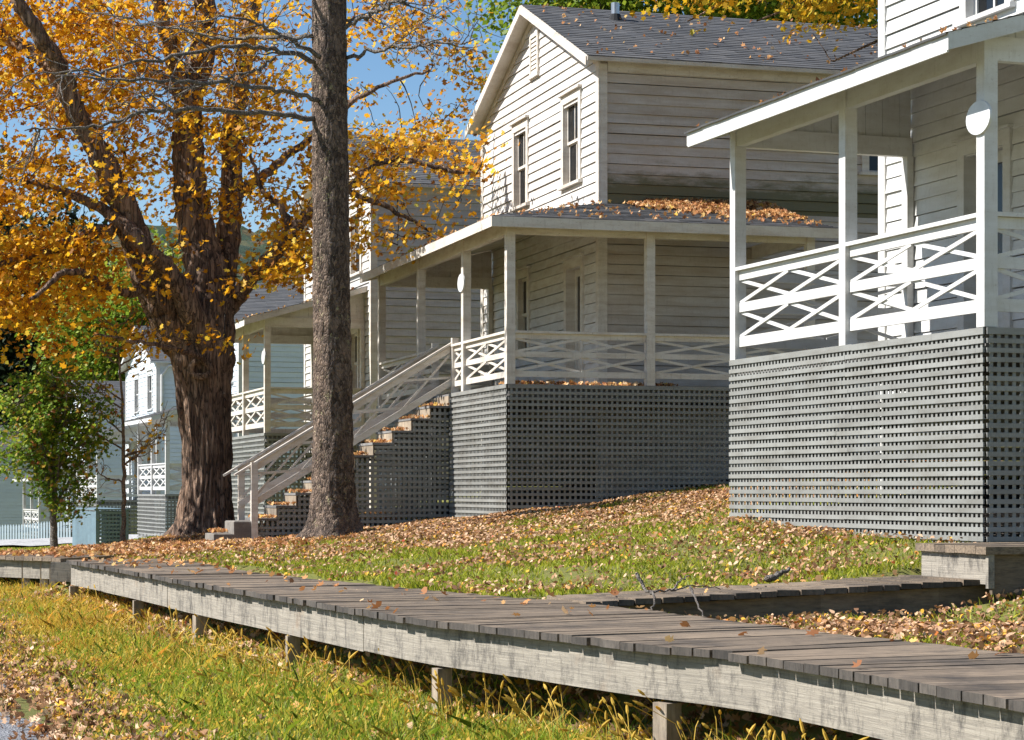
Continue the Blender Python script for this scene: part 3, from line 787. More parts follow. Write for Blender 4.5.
r1, zo1 = house('nearest white clapboard house, its railed porch above sunlit pale grey lattice', **H1, Lp=4.755, u0=-1.35, posts=(0, 2.387, 4.755), a=2.03, zbot=-.75, doors=((2.94, 3.68),), lowwins=((.2, .95),), upwins=((1.0, 1.85), (4.26, 5.0)))
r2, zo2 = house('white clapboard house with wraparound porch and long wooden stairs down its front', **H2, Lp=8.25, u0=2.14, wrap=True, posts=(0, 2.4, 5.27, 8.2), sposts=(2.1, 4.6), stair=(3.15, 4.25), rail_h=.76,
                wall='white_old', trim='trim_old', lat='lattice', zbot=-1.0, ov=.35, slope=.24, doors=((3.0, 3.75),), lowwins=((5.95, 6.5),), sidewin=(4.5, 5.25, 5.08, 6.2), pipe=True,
                upwins=((.98, 1.78), (3.88, 4.62)), pitch=.085)
r3, zo3 = house('white house between the bare lichened trunk and the wraparound porch, one porch corner showing', **H3, Lp=5.04, u0=-.6, wall='white_grey', trim='trim_old', zbot=-1.3, doors=((3.3, 4.05),), lowwins=((.6, 1.2),), pitch=.1)
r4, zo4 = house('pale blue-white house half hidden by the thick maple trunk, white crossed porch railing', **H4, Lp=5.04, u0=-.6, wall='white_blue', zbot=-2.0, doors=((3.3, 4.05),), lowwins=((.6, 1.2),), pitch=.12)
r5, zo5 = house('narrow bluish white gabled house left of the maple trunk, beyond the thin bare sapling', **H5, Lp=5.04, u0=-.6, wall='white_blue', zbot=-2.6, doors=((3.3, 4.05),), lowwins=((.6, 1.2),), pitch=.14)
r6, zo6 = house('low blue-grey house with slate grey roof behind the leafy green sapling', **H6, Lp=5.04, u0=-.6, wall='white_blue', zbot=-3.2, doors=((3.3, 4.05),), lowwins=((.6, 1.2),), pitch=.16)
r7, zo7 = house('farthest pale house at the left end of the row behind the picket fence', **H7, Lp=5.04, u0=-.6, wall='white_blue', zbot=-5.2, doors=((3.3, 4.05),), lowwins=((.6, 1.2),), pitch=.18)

for h, u, lab, dz in ((H1, 0, 'large blank white oval sign on the corner post of the nearest porch', 1.71), (H2, 2.4, 'small blank oval sign on the post beside the stair top', 1.65), (H3, 0, 'tiny narrow oval sign on the porch post left of the lichened trunk', 1.55)):
    p = W_(h['x0'], h['y0'], h['th'], -.064, u, h['D'] + dz); sign(p, h['th'], lab)

# downspout on the narrow gabled house
dm = MB(); a_ = 2.06
dm.tube([(a_ + .9, -.6 - .22, H5['D'] + 5.0), (a_ + .4, -.6 - .2, H5['D'] + 4.95), (a_ + .16, -.6 - .10, H5['D'] + 4.6), (a_ + .16, -.6 - .09, H5['D'] + 2.9)], .06, 8)
dm.build('downspout', M['trim'], r5, zo5)

# ------------------------------------------------------------------ stairs of the second house (local frame of the house)
def stairs(root, zo, D, s0, s1, n, rise, run):
    st = MB(); rs = MB()
    for k in range(n):
        zt = D - (k + 1) * rise; x1 = -.06 - k * run; x0 = x1 - run
        st.box(x0 - .03, x1, s0 - .02, s1 + .02, zt - .035, zt + random.uniform(-.004, .004))
        rs.box(x1 - .02, x1 - .001, s0 + .01, s1 - .01, zt + .002, zt + rise - .037)
    stair = st.build('stair', M['deckfloor'], root, zo)
    rs.build('riser', M['postwood'], stair)
    Ls = n * run
    # side lattice: local axis runs from the foot to the porch
    foot = -.06 - Ls
    def top(a): 
        k = min(n - 1, max(0, int((Ls - a) / run - 1e-6))); return D - (k + 1) * rise - .036
    for yy, ny in ((s0 + .012, -1), (s1 - .012, 1)):
        lattice(stair, (foot, yy), (-.08, yy), (0, ny), D - rise, -1.1, M['lattice'], 0, .088, .042, .04, top=top, name='lattice_side', solid_cap=False)
    # handrails with crossed slats
    for yy in (s0 - .005, s1 + .005):
        h = MB()
        A = Vector((.0, yy, D)); B = Vector((foot - .12, yy, D - n * rise - .0))
        def ln(o0, w, hh): h.beam(A + Vector((0, 0, o0)), B + Vector((0, 0, o0)) + Vector((-.0, 0, 0)), w, hh)
        ext = (B - A).normalized() * .28
        h.beam(A + Vector((0, 0, .80)), B + ext + Vector((0, 0, .80)), .11, .032)
        ln(.72, .035, .085); ln(.20, .035, .095)
        seg = 4
        for i in range(seg):
            a = A.lerp(B, i / seg); b = A.lerp(B, (i + 1) / seg)
            h.beam(a + Vector((0, .009, .67)), b + Vector((0, .009, .25)), .014, .034); h.beam(a + Vector((0, -.009, .25)), b + Vector((0, -.009, .67)), .014, .034)
        h.build('handrail', M['trim_old'], stair)
        for t, zt in ((0.0, .86), (.985, .82)):
            p = A.lerp(B, t); q = MB(); sgn = -1 if yy < (s0 + s1) / 2 else 1
            y0, y1 = sorted((yy + sgn * .02, yy + sgn * .11))
            q.box(p.x - .05, p.x + .05, y0, y1, p.z - (.02 if t == 0 else .35), p.z + zt); q.build('newel_post', M['trim_old'], stair)
stairs(r2, zo2, H2['D'], 3.15, 4.25, 10, .193, .300)

def hbox(h, name, mat, v0, v1, u0, u1, z0, z1, rough=0.012):
    """weathered block in a house's own frame"""
    m = MB(); nx = 6
    e = 0.018
    prof = []
    for v, u, z in ((v0, u0, z0), (v1, u0, z0), (v1, u1, z0), (v0, u1, z0)): prof.append(W_(h['x0'], h['y0'], h['th'], v, u, z))
    t1 = [W_(h['x0'], h['y0'], h['th'], v, u, z1 - e) for v, u in ((v0, u0), (v1, u0), (v1, u1), (v0, u1))]
    t2 = [W_(h['x0'], h['y0'], h['th'], v, u, z1 + random.uniform(-rough, 0)) for v, u in ((v0 + e, u0 + e), (v1 - e, u0 + e), (v1 - e, u1 - e), (v0 + e, u1 - e))]
    m.hexa(prof + t1); m.hexa(t1 + t2)
    return m.build(name, mat)
tag(hbox(H2, 'stone_step', M['stone'], -3.75, -3.45, 3.05, 3.95, -1.15, -.635), 'lower grey stone step on the leaf litter below the stairs', 'step', 'stone steps at the stair foot')
tag(hbox(H2, 'stone_step', M['stone'], -3.445, -3.10, 3.05, 3.95, -1.15, -.45), 'upper grey stone step against the foot of the wooden stairs', 'step', 'stone steps at the stair foot')

# ------------------------------------------------------------------ boardwalk
def walk(name, label, OC, IC, outer_beam=True, zfun=lambda t: -HB, posts=(), cat='boardwalk', pw=.18, inner_beam=True, beam_h=.245):
    root = empty(name, (OC[0][0], OC[0][1], ZS)); tag(root, label, cat)
    base = Vector(root.location)
    dd_ = np.r_[0, np.cumsum(np.hypot(*np.diff(OC, axis=0).T))]; s = [0.0]
    while s[-1] < dd_[-1]: s.append(s[-1] + pw * RNG.uniform(.68, 1.18))
    s = np.array(s[:-1]); O = np.c_[np.interp(s, dd_, OC[:, 0]), np.interp(s, dd_, OC[:, 1])]
    Lt = s[-1]
    rows = []
    for i in range(len(O)):
        a = O[max(i - 1, 0)]; b = O[min(i + 1, len(O) - 1)]; d = (b - a) / np.linalg.norm(b - a); n = np.array([d[1], -d[0]])
        # hit the inner edge
        best = None
        for p, q in zip(IC[:-1], IC[1:]):
            e = q - p; den = n[0] * e[1] - n[1] * e[0]
            if abs(den) < 1e-9: continue
            w = p - O[i]; t = (w[0] * e[1] - w[1] * e[0]) / den; k = (w[0] * n[1] - w[1] * n[0]) / den
            if -.001 <= k <= 1.001 and t > 0 and (best is None or t < best): best = t
        rows.append((O[i], n, best, d))
    # fill the missing widths
    ws = [r[2] for r in rows]; good = [i for i, w in enumerate(ws) if w and w < 2.6]
    ws = np.interp(range(len(ws)), good, [ws[i] for i in good])
    k = 5; wsp = np.pad(ws, k, mode='edge'); ws = np.convolve(wsp, np.ones(2 * k + 1) / (2 * k + 1), 'valid')
    pl = MB()
    for i in range(len(rows) - 1):
        o0, n0, _, d0 = rows[i]; o1, n1, _, d1 = rows[i + 1]
        g = random.uniform(.005, .014); jo = random.uniform(-.008, .014) + (random.random() < .05) * random.uniform(-.03, .03); ji = random.uniform(-.03, .04)
        z = zfun(s[i] / Lt) + random.uniform(-.003, .002); tl = random.uniform(-.003, .003); tw = random.uniform(-.0025, .0025)
        A = o0 - n0 * jo + d0 * g / 2; B = o1 - n1 * jo - d1 * g / 2
        C = o1 + n1 * (ws[i + 1] + ji) - d1 * g / 2; Dq = o0 + n0 * (ws[i] + ji) + d0 * g / 2
        # warped top, worn round ends
        th = .042
        ring = [(A, tl - tw), (B, tl + tw), (C, -tl + tw), (Dq, -tl - tw)]
        top = [Vector((p[0], p[1], z + dz)) - base for p, dz in ring]
        bot = [Vector((p[0], p[1], z - th)) - base for p, dz in ring]
        pl.hexa(bot + top)
    dk = pl.build('deck', M['plank'], root); dk.data.materials.append(M['endgrain'])
    mi = np.zeros(len(dk.data.polygons), dtype=np.int32); mi[2::6] = 1; mi[4::6] = 1; dk.data.polygons.foreach_set('material_index', mi)
    def strip(inset, z1, z2, t, mname, nm, side, i0, i1):
        m = MB(); step = 3; idx = list(range(i0, i1, step)) + [i1]
        for a, b in zip(idx[:-1], idx[1:]):
            r = []
            for i in (a, b):
                o, n, _, d = rows[i]; off = inset if side == 0 else ws[i] - inset - t
                z = zfun(s[i] / Lt)
                sag = .01 * math.sin(i * .9)
                r.append((o + n * off, o + n * (off + t), z))
            (p0, q0, za), (p1, q1, zb_) = r
            m.hexa([Vector((*p0, za + z2)) - base, Vector((*q0, za + z2)) - base, Vector((*q1, zb_ + z2)) - base, Vector((*p1, zb_ + z2)) - base,
                    Vector((*p0, za + z1)) - base, Vector((*q0, za + z1)) - base, Vector((*q1, zb_ + z1)) - base, Vector((*p1, zb_ + z1)) - base])
        return m.build(nm, M[mname], root)
    N = len(rows) - 1
    i = 0
    while i < N:
        j = min(N, i + random.randint(17, 24))
        if N - j < 8: j = N
        strip(.062 + random.uniform(-.003, .003), -.046, -.046 - beam_h + random.uniform(-.006, .006), .05, 'beam' if outer_beam else 'darkwood', 'side_beam', 0, i, j); i = j
    strip(.62, -.046, -.2, .05, 'darkwood', 'joist', 0, 0, N)
    if inner_beam: strip(.06, -.046, -.24, .05, 'darkwood', 'side_beam', 1, 0, N)
    for (px, wpx) in posts:                                    # posts by where they stand along the edge
        i = min(range(len(rows)), key=lambda q: abs(512 + F * rows[q][0][0] / rows[q][0][1] - px) + (1e6 if rows[q][0][1] < 6 else 0))
        o, n, _, d = rows[i]; z = zfun(s[i] / Lt)
        for off in (.045, max(.7, ws[i] - .22)):
            m = MB(); w = wpx / F * o[1] / 2 * 1.0
            c = [o + n * off - d * w, o + n * off + d * w, o + n * (off + .1) + d * w, o + n * (off + .1) - d * w]
            zb_ = zg1(*o) - .25
            m.hexa([Vector((*p, zb_)) - base for p in c] + [Vector((*p, z - (.305 if off < .1 else .05))) - base for p in c]); m.build('post', M['postwood'], root)
    return rows, ws
wrows, wws = walk('boardwalk', 'long weathered plank boardwalk raised on posts beside the grassy strip', OUTC, INNC, posts=((660, 22), (425, 14), (283, 8), (190, 15), (130, 7), (66, 6), (1023, 26)))

bo = catmull([(.47, 15.42), (1.9, 15.87), (3.61, 16.42), (5.6, 17.02)], 10); bi = catmull([(.02, 16.15), (1.6, 16.75), (3.28, 17.38), (5.2, 17.9)], 10)
walk('plank_walkway', 'short plank walkway branching off the boardwalk toward the nearest house', bo[::-1], bi[::-1], outer_beam=False, zfun=lambda t: -.79 + .20 * (1 - t), cat='walkway', beam_h=.3)
co = catmull([(-8.0, 28.15), (-6.6, 26.98), (-5.38, 25.95)], 8); ci = catmull([(-7.3, 29.1), (-5.9, 27.9), (-4.95, 27.1)], 8)
def cross():
    OC = co[::-1]; IC = ci[::-1]
    root = empty('plank_walkway', (OC[0][0], OC[0][1], ZS)); base = Vector(root.location)
    tag(root, 'short plank walkway leading left from the far end of the long boardwalk', 'walkway')
    m = MB(); n = 20; O = path_pts(OC, n); I = path_pts(IC, n)
    for i in range(n - 1):
        j = random.uniform(-.02, .03); z = -.80 + random.uniform(-.006, .004); d = (O[i + 1] - O[i]); g = .004
        a, b, c, e = O[i] + d * .03, O[i + 1] - d * .03, I[i + 1] - d * .03, I[i] + d * .03
        a = a - np.array([0, j]); b = b - np.array([0, j])
        m.hexa([Vector((*p, z - .042)) - base for p in (a, b, c, e)] + [Vector((*p, z)) - base for p in (a, b, c, e)])
    m.build('deck', M['plank'], root)
    m = MB()
    for p, q in zip(OC[:-1], OC[1:]):
        m.hexa([Vector((p[0] + dy * .6, p[1] + dy, z)) - base if k < 2 else Vector((q[0] + dy * .6, q[1] + dy, z)) - base for z in (-1.06, -.846) for k, dy in ((0, .05), (1, .10), (2, .10), (3, .05))])
    m.build('side_beam', M['beam'], root)
    for px in (20, 40, 56):
        i = min(range(len(O)), key=lambda q: abs(512 + F * O[q][0] / O[q][1] - px)); x, y = O[i]
        m = MB(); m.box(x - .05 - base.x, x + .05 - base.x, y + .102 - base.y, y + .2 - base.y, zg1(x, y) - .3 - base.z, -.85 - base.z); m.build('post', M['postwood'], root)
    m = MB(); x, y = OC[0]; m.box(x - .12 - base.x, x + .12 - base.x, y - .03 - base.y, y + .045 - base.y, -1.08 - base.z, -.85 - base.z); m.build('end_block', M['beam'], root)
cross()

# wooden box step on the branch walkway
def box_step():
    p0 = np.array([3.56, 16.28]); v = np.array([.945, .327]); u = np.array([-.327, .945])
    root = empty('wooden_step', (p0[0], p0[1], -.63)); base = Vector(root.location)
    tag(root, 'low grey plank box step at the house end of the branching walkway', 'step')
    def B(m, v0, v1, u0, u1, z0, z1):
        c = [p0 + v * v0 + u * u0, p0 + v * v1 + u * u0, p0 + v * v1 + u * u1, p0 + v * v0 + u * u1]
        m.hexa([Vector((*p, z0)) - base for p in c] + [Vector((*p, z1)) - base for p in c])
    Wd = .98
    m = MB(); B(m, 0, .045, .0, Wd, -.70, -.475); m.build('front_board', M['beam'], root)
    m = MB(); B(m, .047, 1.9, .012, .05, -.78, -.475); m.build('side_board', M['darkwood'], root)
    m = MB(); B(m, .047, 1.9, Wd - .05, Wd - .01, -.78, -.475); m.build('side_board', M['darkwood'], root)
    m = MB(); B(m, -.012, .04, -.03, .008, -.73, -.476); m.build('corner_post', M['beam'], root)
    m = MB()
    for k in range(7):
        B(m, -.04 + 0, 1.95, -.04 + k * .15, -.04 + k * .15 + .145, -.472 + random.uniform(-.003, .003), -.415 + random.uniform(-.004, .004))
    m.build('top_board', M['plank'], root)
box_step()

# bare earth under porches and houses, coloured dark to blacken the lattice holes
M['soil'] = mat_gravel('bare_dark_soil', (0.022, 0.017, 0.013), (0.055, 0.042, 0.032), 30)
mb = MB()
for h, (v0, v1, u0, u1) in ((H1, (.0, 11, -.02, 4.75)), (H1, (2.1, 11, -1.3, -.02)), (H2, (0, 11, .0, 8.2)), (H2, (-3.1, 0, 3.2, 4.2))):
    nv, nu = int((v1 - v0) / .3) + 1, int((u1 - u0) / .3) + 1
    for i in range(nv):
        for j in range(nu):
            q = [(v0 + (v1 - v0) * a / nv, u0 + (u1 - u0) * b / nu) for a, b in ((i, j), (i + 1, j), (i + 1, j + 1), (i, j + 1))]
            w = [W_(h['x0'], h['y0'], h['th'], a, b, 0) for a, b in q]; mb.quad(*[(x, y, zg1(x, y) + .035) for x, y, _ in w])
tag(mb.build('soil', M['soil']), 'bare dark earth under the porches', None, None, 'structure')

# ------------------------------------------------------------------ leaves
LEAF = np.array([(-.5, 0), (-.22, .36), (-.02, .20), (.16, .46), (.24, .15), (.55, 0), (.24, -.15), (.16, -.46), (-.02, -.20), (-.22, -.36)])
def leaves(C, size, up=0.6, curl=0.5, shape=LEAF, jit=.35, sun=0.0, fold=0.0):
    """C: (n,3) centres -> (n,k,3) leaf outlines with random attitude"""
    n = len(C); N = RNG.normal(size=(n, 3)); N[:, 2] = np.abs(N[:, 2]) * .6 + up * 1.6; N[:, 0] -= sun
    N /= np.linalg.norm(N, axis=1)[:, None]
    T = RNG.normal(size=(n, 3)); T -= (T * N).sum(1)[:, None] * N; T /= np.linalg.norm(T, axis=1)[:, None]
    B = np.cross(N, T)
    sz = size * RNG.uniform(1 - jit, 1 + jit, n); cu = curl * RNG.uniform(-.4, 1, n)
    x = shape[:, 0][None] * sz[:, None]; y = shape[:, 1][None] * sz[:, None]
    z = cu[:, None] * (shape[:, 0] ** 2 * 1.0 + shape[:, 1] ** 2 * 1.6)[None] * sz[:, None] + fold * RNG.uniform(.3, 1.2, n)[:, None] * np.abs(shape[:, 1])[None] * sz[:, None]
    return C[:, None] + x[..., None] * T[:, None] + y[..., None] * B[:, None] + z[..., None] * N[:, None]
CURL = np.array([(-.5, 0), (-.2, .3), (.2, .36), (.5, .05), (.2, -.3), (-.2, -.36)])
KITE = np.array([(-.5, 0), (-.05, .38), (.5, 0), (-.05, -.38)])

def cloud(C, n, spread, flat=.6):
    """n leaf centres round each cluster centre"""
    C = np.repeat(C, n, axis=0); return C + RNG.normal(size=C.shape) * np.array([spread, spread, spread * flat])

# ------------------------------------------------------------------ maple
def wig(pts, amp, n=6):
    """smooth polyline with a little wander"""
    P = [np.array(p, float) for p in pts]; P = [2 * P[0] - P[1]] + P + [2 * P[-1] - P[-2]]; out = []
    for i in range(1, len(P) - 2):
        for k in range(n):
            t = k / n; out.append(0.5 * ((2 * P[i]) + (-P[i - 1] + P[i + 1]) * t + (2 * P[i - 1] - 5 * P[i] + 4 * P[i + 1] - P[i + 2]) * t * t + (-P[i - 1] + 3 * P[i] - 3 * P[i + 1] + P[i + 2]) * t ** 3))
    out.append(P[-2]); out = np.array(out)
    w = RNG.normal(size=out.shape) * amp; w[0] = 0; return out + w

def bark_disp(depth, fz, seed=0.0, lobes=0.0, base_z=None, flare=0.0, fh=.6):
    def f(p, c, t, k):
        q = Vector((math.cos(t) * 2.2 + seed, math.sin(t) * 2.2, p.z * fz))
        r = 1 + depth * (abs(mnoise.noise(q * 2.3)) * 1.6 - .4) + depth * .5 * mnoise.noise(q * 6.5)
        if base_z is not None:
            e = math.exp(-max(0, p.z - base_z) / fh)
            r *= 1 + flare * e * (1 + .45 * math.cos(5 * t + seed) + .25 * math.cos(3 * t + 1.3))
        return r
    return f

mz0 = zg1(-5.08, 36)
maple = empty('maple_tree', (-5.08, 36, mz0)); MO = Vector(maple.location)
tag(maple, 'big old maple with thick dark trunk and golden orange leaves', 'tree')
def mp(px, py, Z=36.0): return np.array(at(px, py, Z)) - np.array(MO)
tr = MB()
tp = [(204, 541), (205, 515), (206, 480), (206, 440), (204, 400), (203, 365), (204, 330), (206, 300)]
tw_ = [28, 24.5, 23, 23.5, 26, 30.5, 29, 22]
pts = wig([mp(*p) for p in tp], 0, 14); rad = np.interp(np.linspace(0, 1, len(pts)), np.linspace(0, 1, len(tw_)), tw_) / F * 36
tr.tube(pts, rad, 128, bark_disp(.17, .5, 1.0, base_z=-.1, flare=.42, fh=.25))
limbs = {
    'A': ([(196, 352, 36), (172, 318, 35.8), (153, 285, 35.6), (132, 228, 35.3), (108, 172, 35.0), (80, 118, 34.8), (58, 66, 34.5), (30, 20, 34.2), (-10, -40, 34)], [25, 22, 18, 15, 12.5, 10.5, 9, 7, 5]),
    'A2': ([(80, 118, 34.8), (40, 60, 35.5), (0, 32, 36), (-60, 0, 36.5), (-120, -30, 37)], [8, 7, 6, 5, 3]),
    'A3': ([(204, 345, 35.7), (186, 300, 35.3), (165, 268, 35), (140, 240, 34.6), (110, 215, 35), (60, 190, 35), (10, 180, 35)], [13, 12, 10, 8, 6, 4, 2]),
    'B': ([(206, 325, 36), (206, 280, 36.1), (194, 215, 36.2), (188, 150, 36.2), (190, 100, 36.2), (203, 45, 36.2), (207, -10, 36.3), (212, -60, 36.5)], [24, 21, 17, 15, 14, 12, 10, 6]),
    'C': ([(216, 322, 36.3), (224, 270, 36.6), (231, 200, 36.9), (233, 130, 37.2), (247, 50, 37.5), (257, -20, 37.8), (262, -60, 38)], [15, 13, 11, 9.5, 8, 6.5, 3]),
    'D': ([(188, 130, 36.2), (178, 80, 35.8), (165, 30, 35.4), (150, -30, 35)], [10, 9, 8, 5]),
    'E': ([(226, 308, 36.2), (245, 286, 36), (270, 258, 35.6), (292, 232, 35.2), (310, 212, 35.2), (345, 190, 35.2), (390, 160, 35.2), (440, 168, 35.2), (474, 176, 35.2)], [11, 8, 7.2, 6.2, 5, 4, 3.2, 2.4, 1.4]),
    'E2': ([(292, 232, 35.2), (278, 205, 35.4), (262, 190, 35.5), (250, 150, 35.5)], [4, 3, 2.4, 1.5]),
    'E3': ([(345, 190, 35.2), (390, 208, 35.2), (430, 232, 35.4)], [3.2, 2.4, 1.3]),
    'H': ([(132, 228, 35.3), (95, 232, 35), (50, 250, 34.8), (10, 262, 34.6), (-40, 270, 34.6)], [8, 6.5, 5, 3.5, 2]),
    'I': ([(153, 285, 35.6), (120, 292, 34.8), (70, 270, 34), (30, 300, 33.4)], [6, 4.5, 3.4, 1.8]),
    'J': ([(203, 360, 35.4), (180, 350, 34.8), (140, 343, 34.3), (100, 335, 34)], [3.5, 2.6, 1.8, 1]),
    'K': ([(190, 100, 36.2), (150, 70, 38), (110, 40, 39.5), (70, -20, 41)], [8, 6, 5, 3]),
    'L': ([(231, 200, 36.9), (270, 170, 38.5), (320, 130, 39), (370, 90, 39), (430, 70, 39)], [6, 4.5, 3.2, 2.2, 1.2]),
}
LP = []
for k, (pp, ww) in limbs.items():
    P = wig([mp(*p) for p in pp], .018, 8); rz = np.array([p[2] for p in pp])
    r = np.interp(np.linspace(0, 1, len(P)), np.linspace(0, 1, len(ww)), np.array(ww) / F * rz)
    tr.tube(P, r, 40 if ww[0] > 12 else 14, bark_disp(.13, .7, len(k) * 3.3 + ord(k[0])))
    st = int(len(P) * (.25 if ww[0] > 12 else .1)); LP += [(p, q) for p, q in zip(P[st:], r[st:])]
tr.build('trunk', M['bark_maple'], maple, 0, True)
# the knot on the trunk
kn = MB(); kc = mp(205, 372, 36) + np.array([0, -.53, 0])
kn.tube([kc + np.array([.16 * math.cos(t), .02 - .05 * abs(math.sin(t)), .15 * math.sin(t) * (1 if math.sin(t) > 0 else .7)]) for t in np.linspace(0, 2 * PI, 22)], .05, 8, bark_disp(.4, 3, 2.0))
kn.build('knot', M['bark_maple'], maple, 0, True)

LPp = np.array([p for p, r in LP]); LPr = np.array([r for p, r in LP])
def maple_density(x, y):
    d = 0.0
    def blob(cx, cy, rx, ry, w):
        q = ((x - cx) / rx) ** 2 + ((y - cy) / ry) ** 2
        return np.where(q < 1, w, w * np.exp(-(q - 1) * 5))
    d = np.maximum.reduce([blob(-10, 170, 150, 150, 1.0), blob(60, 40, 190, 110, .95), blob(190, 60, 130, 90, .6), blob(195, 195, 65, 60, .5), blob(22, 288, 55, 40, .9), blob(125, 250, 85, 38, .55), blob(355, 215, 22, 36, .7),
        blob(215, 255, 45, 34, .4), blob(285, 235, 65, 42, 1.0), blob(300, 180, 60, 45, .6), blob(395, 165, 65, 48, .6), blob(400, 215, 50, 30, .55), blob(450, 150, 35, 30, .5), blob(420, 70, 70, 75, .33), blob(370, 25, 50, 40, .5), blob(290, 110, 50, 60, .35),
        blob(160, 343, 65, 8, .3), blob(60, -200, 330, 200, .45)])
    hole = np.maximum.reduce([blob(75, 215, 26, 18, .7), blob(100, 150, 20, 22, .5), blob(30, 110, 22, 16, .5), blob(225, 225, 26, 22, .6), blob(150, 225, 36, 24, .8), blob(262, 160, 30, 26, .75), blob(300, 60, 26, 30, .6), blob(430, 95, 34, 26, .7), blob(245, 20, 20, 26, .5), blob(390, 60, 20, 24, .5), blob(250, 290, 14, 14, .3)])
    return d * (1 - hole)
n = 26000
px = RNG.uniform(-230, 500, n); py = RNG.uniform(-420, 370, n)
den = maple_density(px, py)
cl = np.array([0.52 + 1.25 * mnoise.noise(Vector((a * .022, b * .026, 3.0))) for a, b in zip(px, py)])
keep = RNG.uniform(0, 1, n) < den * np.clip(cl, .03, 1.1) * np.where(py < -60, 0, .36)
px, py = px[keep], py[keep]
Zc = np.clip(36.6 + RNG.normal(size=len(px)) * 1.7, 34.3, 41)
lane = (px < 165) & (py > 170)
Zc = np.where((px > 290) & (py < 135), 40.2 + RNG.uniform(-.6, 1.6, len(px)), Zc)
Zc = np.where(lane, 36.2 + np.sign(RNG.normal(size=len(px)) + .15) * (1.25 + np.abs(RNG.normal(size=len(px))) * 1.1), Zc)
C = np.stack([(px - 512) / F * Zc, Zc, (HY - py) / F * Zc], 1) - np.array(MO)
# pull each cluster toward the limb it grows from, and join it with a twig
tw = MB(); Cn = []
NP = np.zeros((len(LPp) + 6 * len(C), 3)); NR = np.zeros(len(NP)); nn_ = len(LPp); NP[:nn_] = LPp; NR[:nn_] = LPr
C[:, 1] = np.maximum(C[:, 1], 34.2 - MO[1])
for i0 in np.argsort([np.min(np.linalg.norm(LPp - c, axis=1)) for c in C]):
    c = C[i0]
    w = np.linalg.norm(NP[:nn_] - c, axis=1) + 2.0 * NR[:nn_]
    i = int(np.argmin(w)); p = NP[i]; dist = np.linalg.norm(c - p)
    mid = (p + c) / 2 + RNG.normal(size=3) * .10 * dist + np.array([0, 0, .07 * dist]); r0 = .005 + .008 * dist
    P = wig([p, mid, c], .012, 3); tw.tube(P, np.linspace(r0, .004, len(P)), 4, cap=False)
    k = len(P[2:]); NP[nn_:nn_ + k] = P[2:]; NR[nn_:nn_ + k] = .01; nn_ += k
    Cn.append(c)
C = np.array(Cn); C[:, 1] = np.maximum(C[:, 1], 34.2 - MO[1])
tw.build('twigs', M['twig_dark'], maple)
LC = cloud(C, 30, .25, .55)
crown = soup('crown', leaves(LC, .100, .35, .7, sun=.5, jit=.5), M['leaf_maple'], maple)

# ------------------------------------------------------------------ lichened trunk with dead limbs
PX = (334 - 512) / F * 29.6; pz0 = zg1(PX, 29.6)
pine = empty('dead_limbed_tree', (PX, 29.6, pz0)); PO = np.array(pine.location)
tag(pine, 'tall straight trunk with lichen and bare dead limbs before the stairs', 'tree')
def pp_(px, py, Z=30.7): return np.array(at(px, py, Z - 1.1)) - PO
tp = [(334, 546), (334, 525), (333.5, 500), (333, 430), (332, 330), (331, 230), (330, 120), (328.5, 0), (327, -160), (326, -400), (326, -700), (326, -1000)]
tw_ = [25, 22.5, 21, 19.8, 18.5, 18, 17.6, 16.8, 15.5, 12, 7, 1.5]
pts = wig([pp_(*p) for p in tp], 0, 12)
hs = np.array([pp_(*p)[2] for p in tp]); rad = np.interp(pts[:, 2], hs, np.array(tw_) / F * 29.6)
pb = MB(); pb.tube(pts, rad, 72, bark_disp(.10, 4.2, 5.0, base_z=.02, flare=.42, fh=.22)); pb.build('trunk', M['bark_pine'], pine, 0, True)
def twiglets(mb, P, r0, n, L, depth=1, droop=-.1):
    for _ in range(n):
        i = RNG.integers(len(P) // 5, len(P)); p = P[i]; d = P[min(i + 1, len(P) - 1)] - P[max(i - 1, 0)]; d = d / (np.linalg.norm(d) + 1e-9)
        v = d * .8 + RNG.normal(size=3) * .65; v[2] += droop; v /= np.linalg.norm(v); l = L * RNG.uniform(.4, 1.2)
        Q = wig([p, p + v * l * .5 + RNG.normal(size=3) * l * .08, p + v * l + RNG.normal(size=3) * l * .15], .01 * l, 4)
        mb.tube(Q, np.linspace(r0 * .45 + .003, .003, len(Q)), 5, cap=False)
        if depth: twiglets(mb, Q, r0 * .45, 3, L * .45, depth - 1, droop)
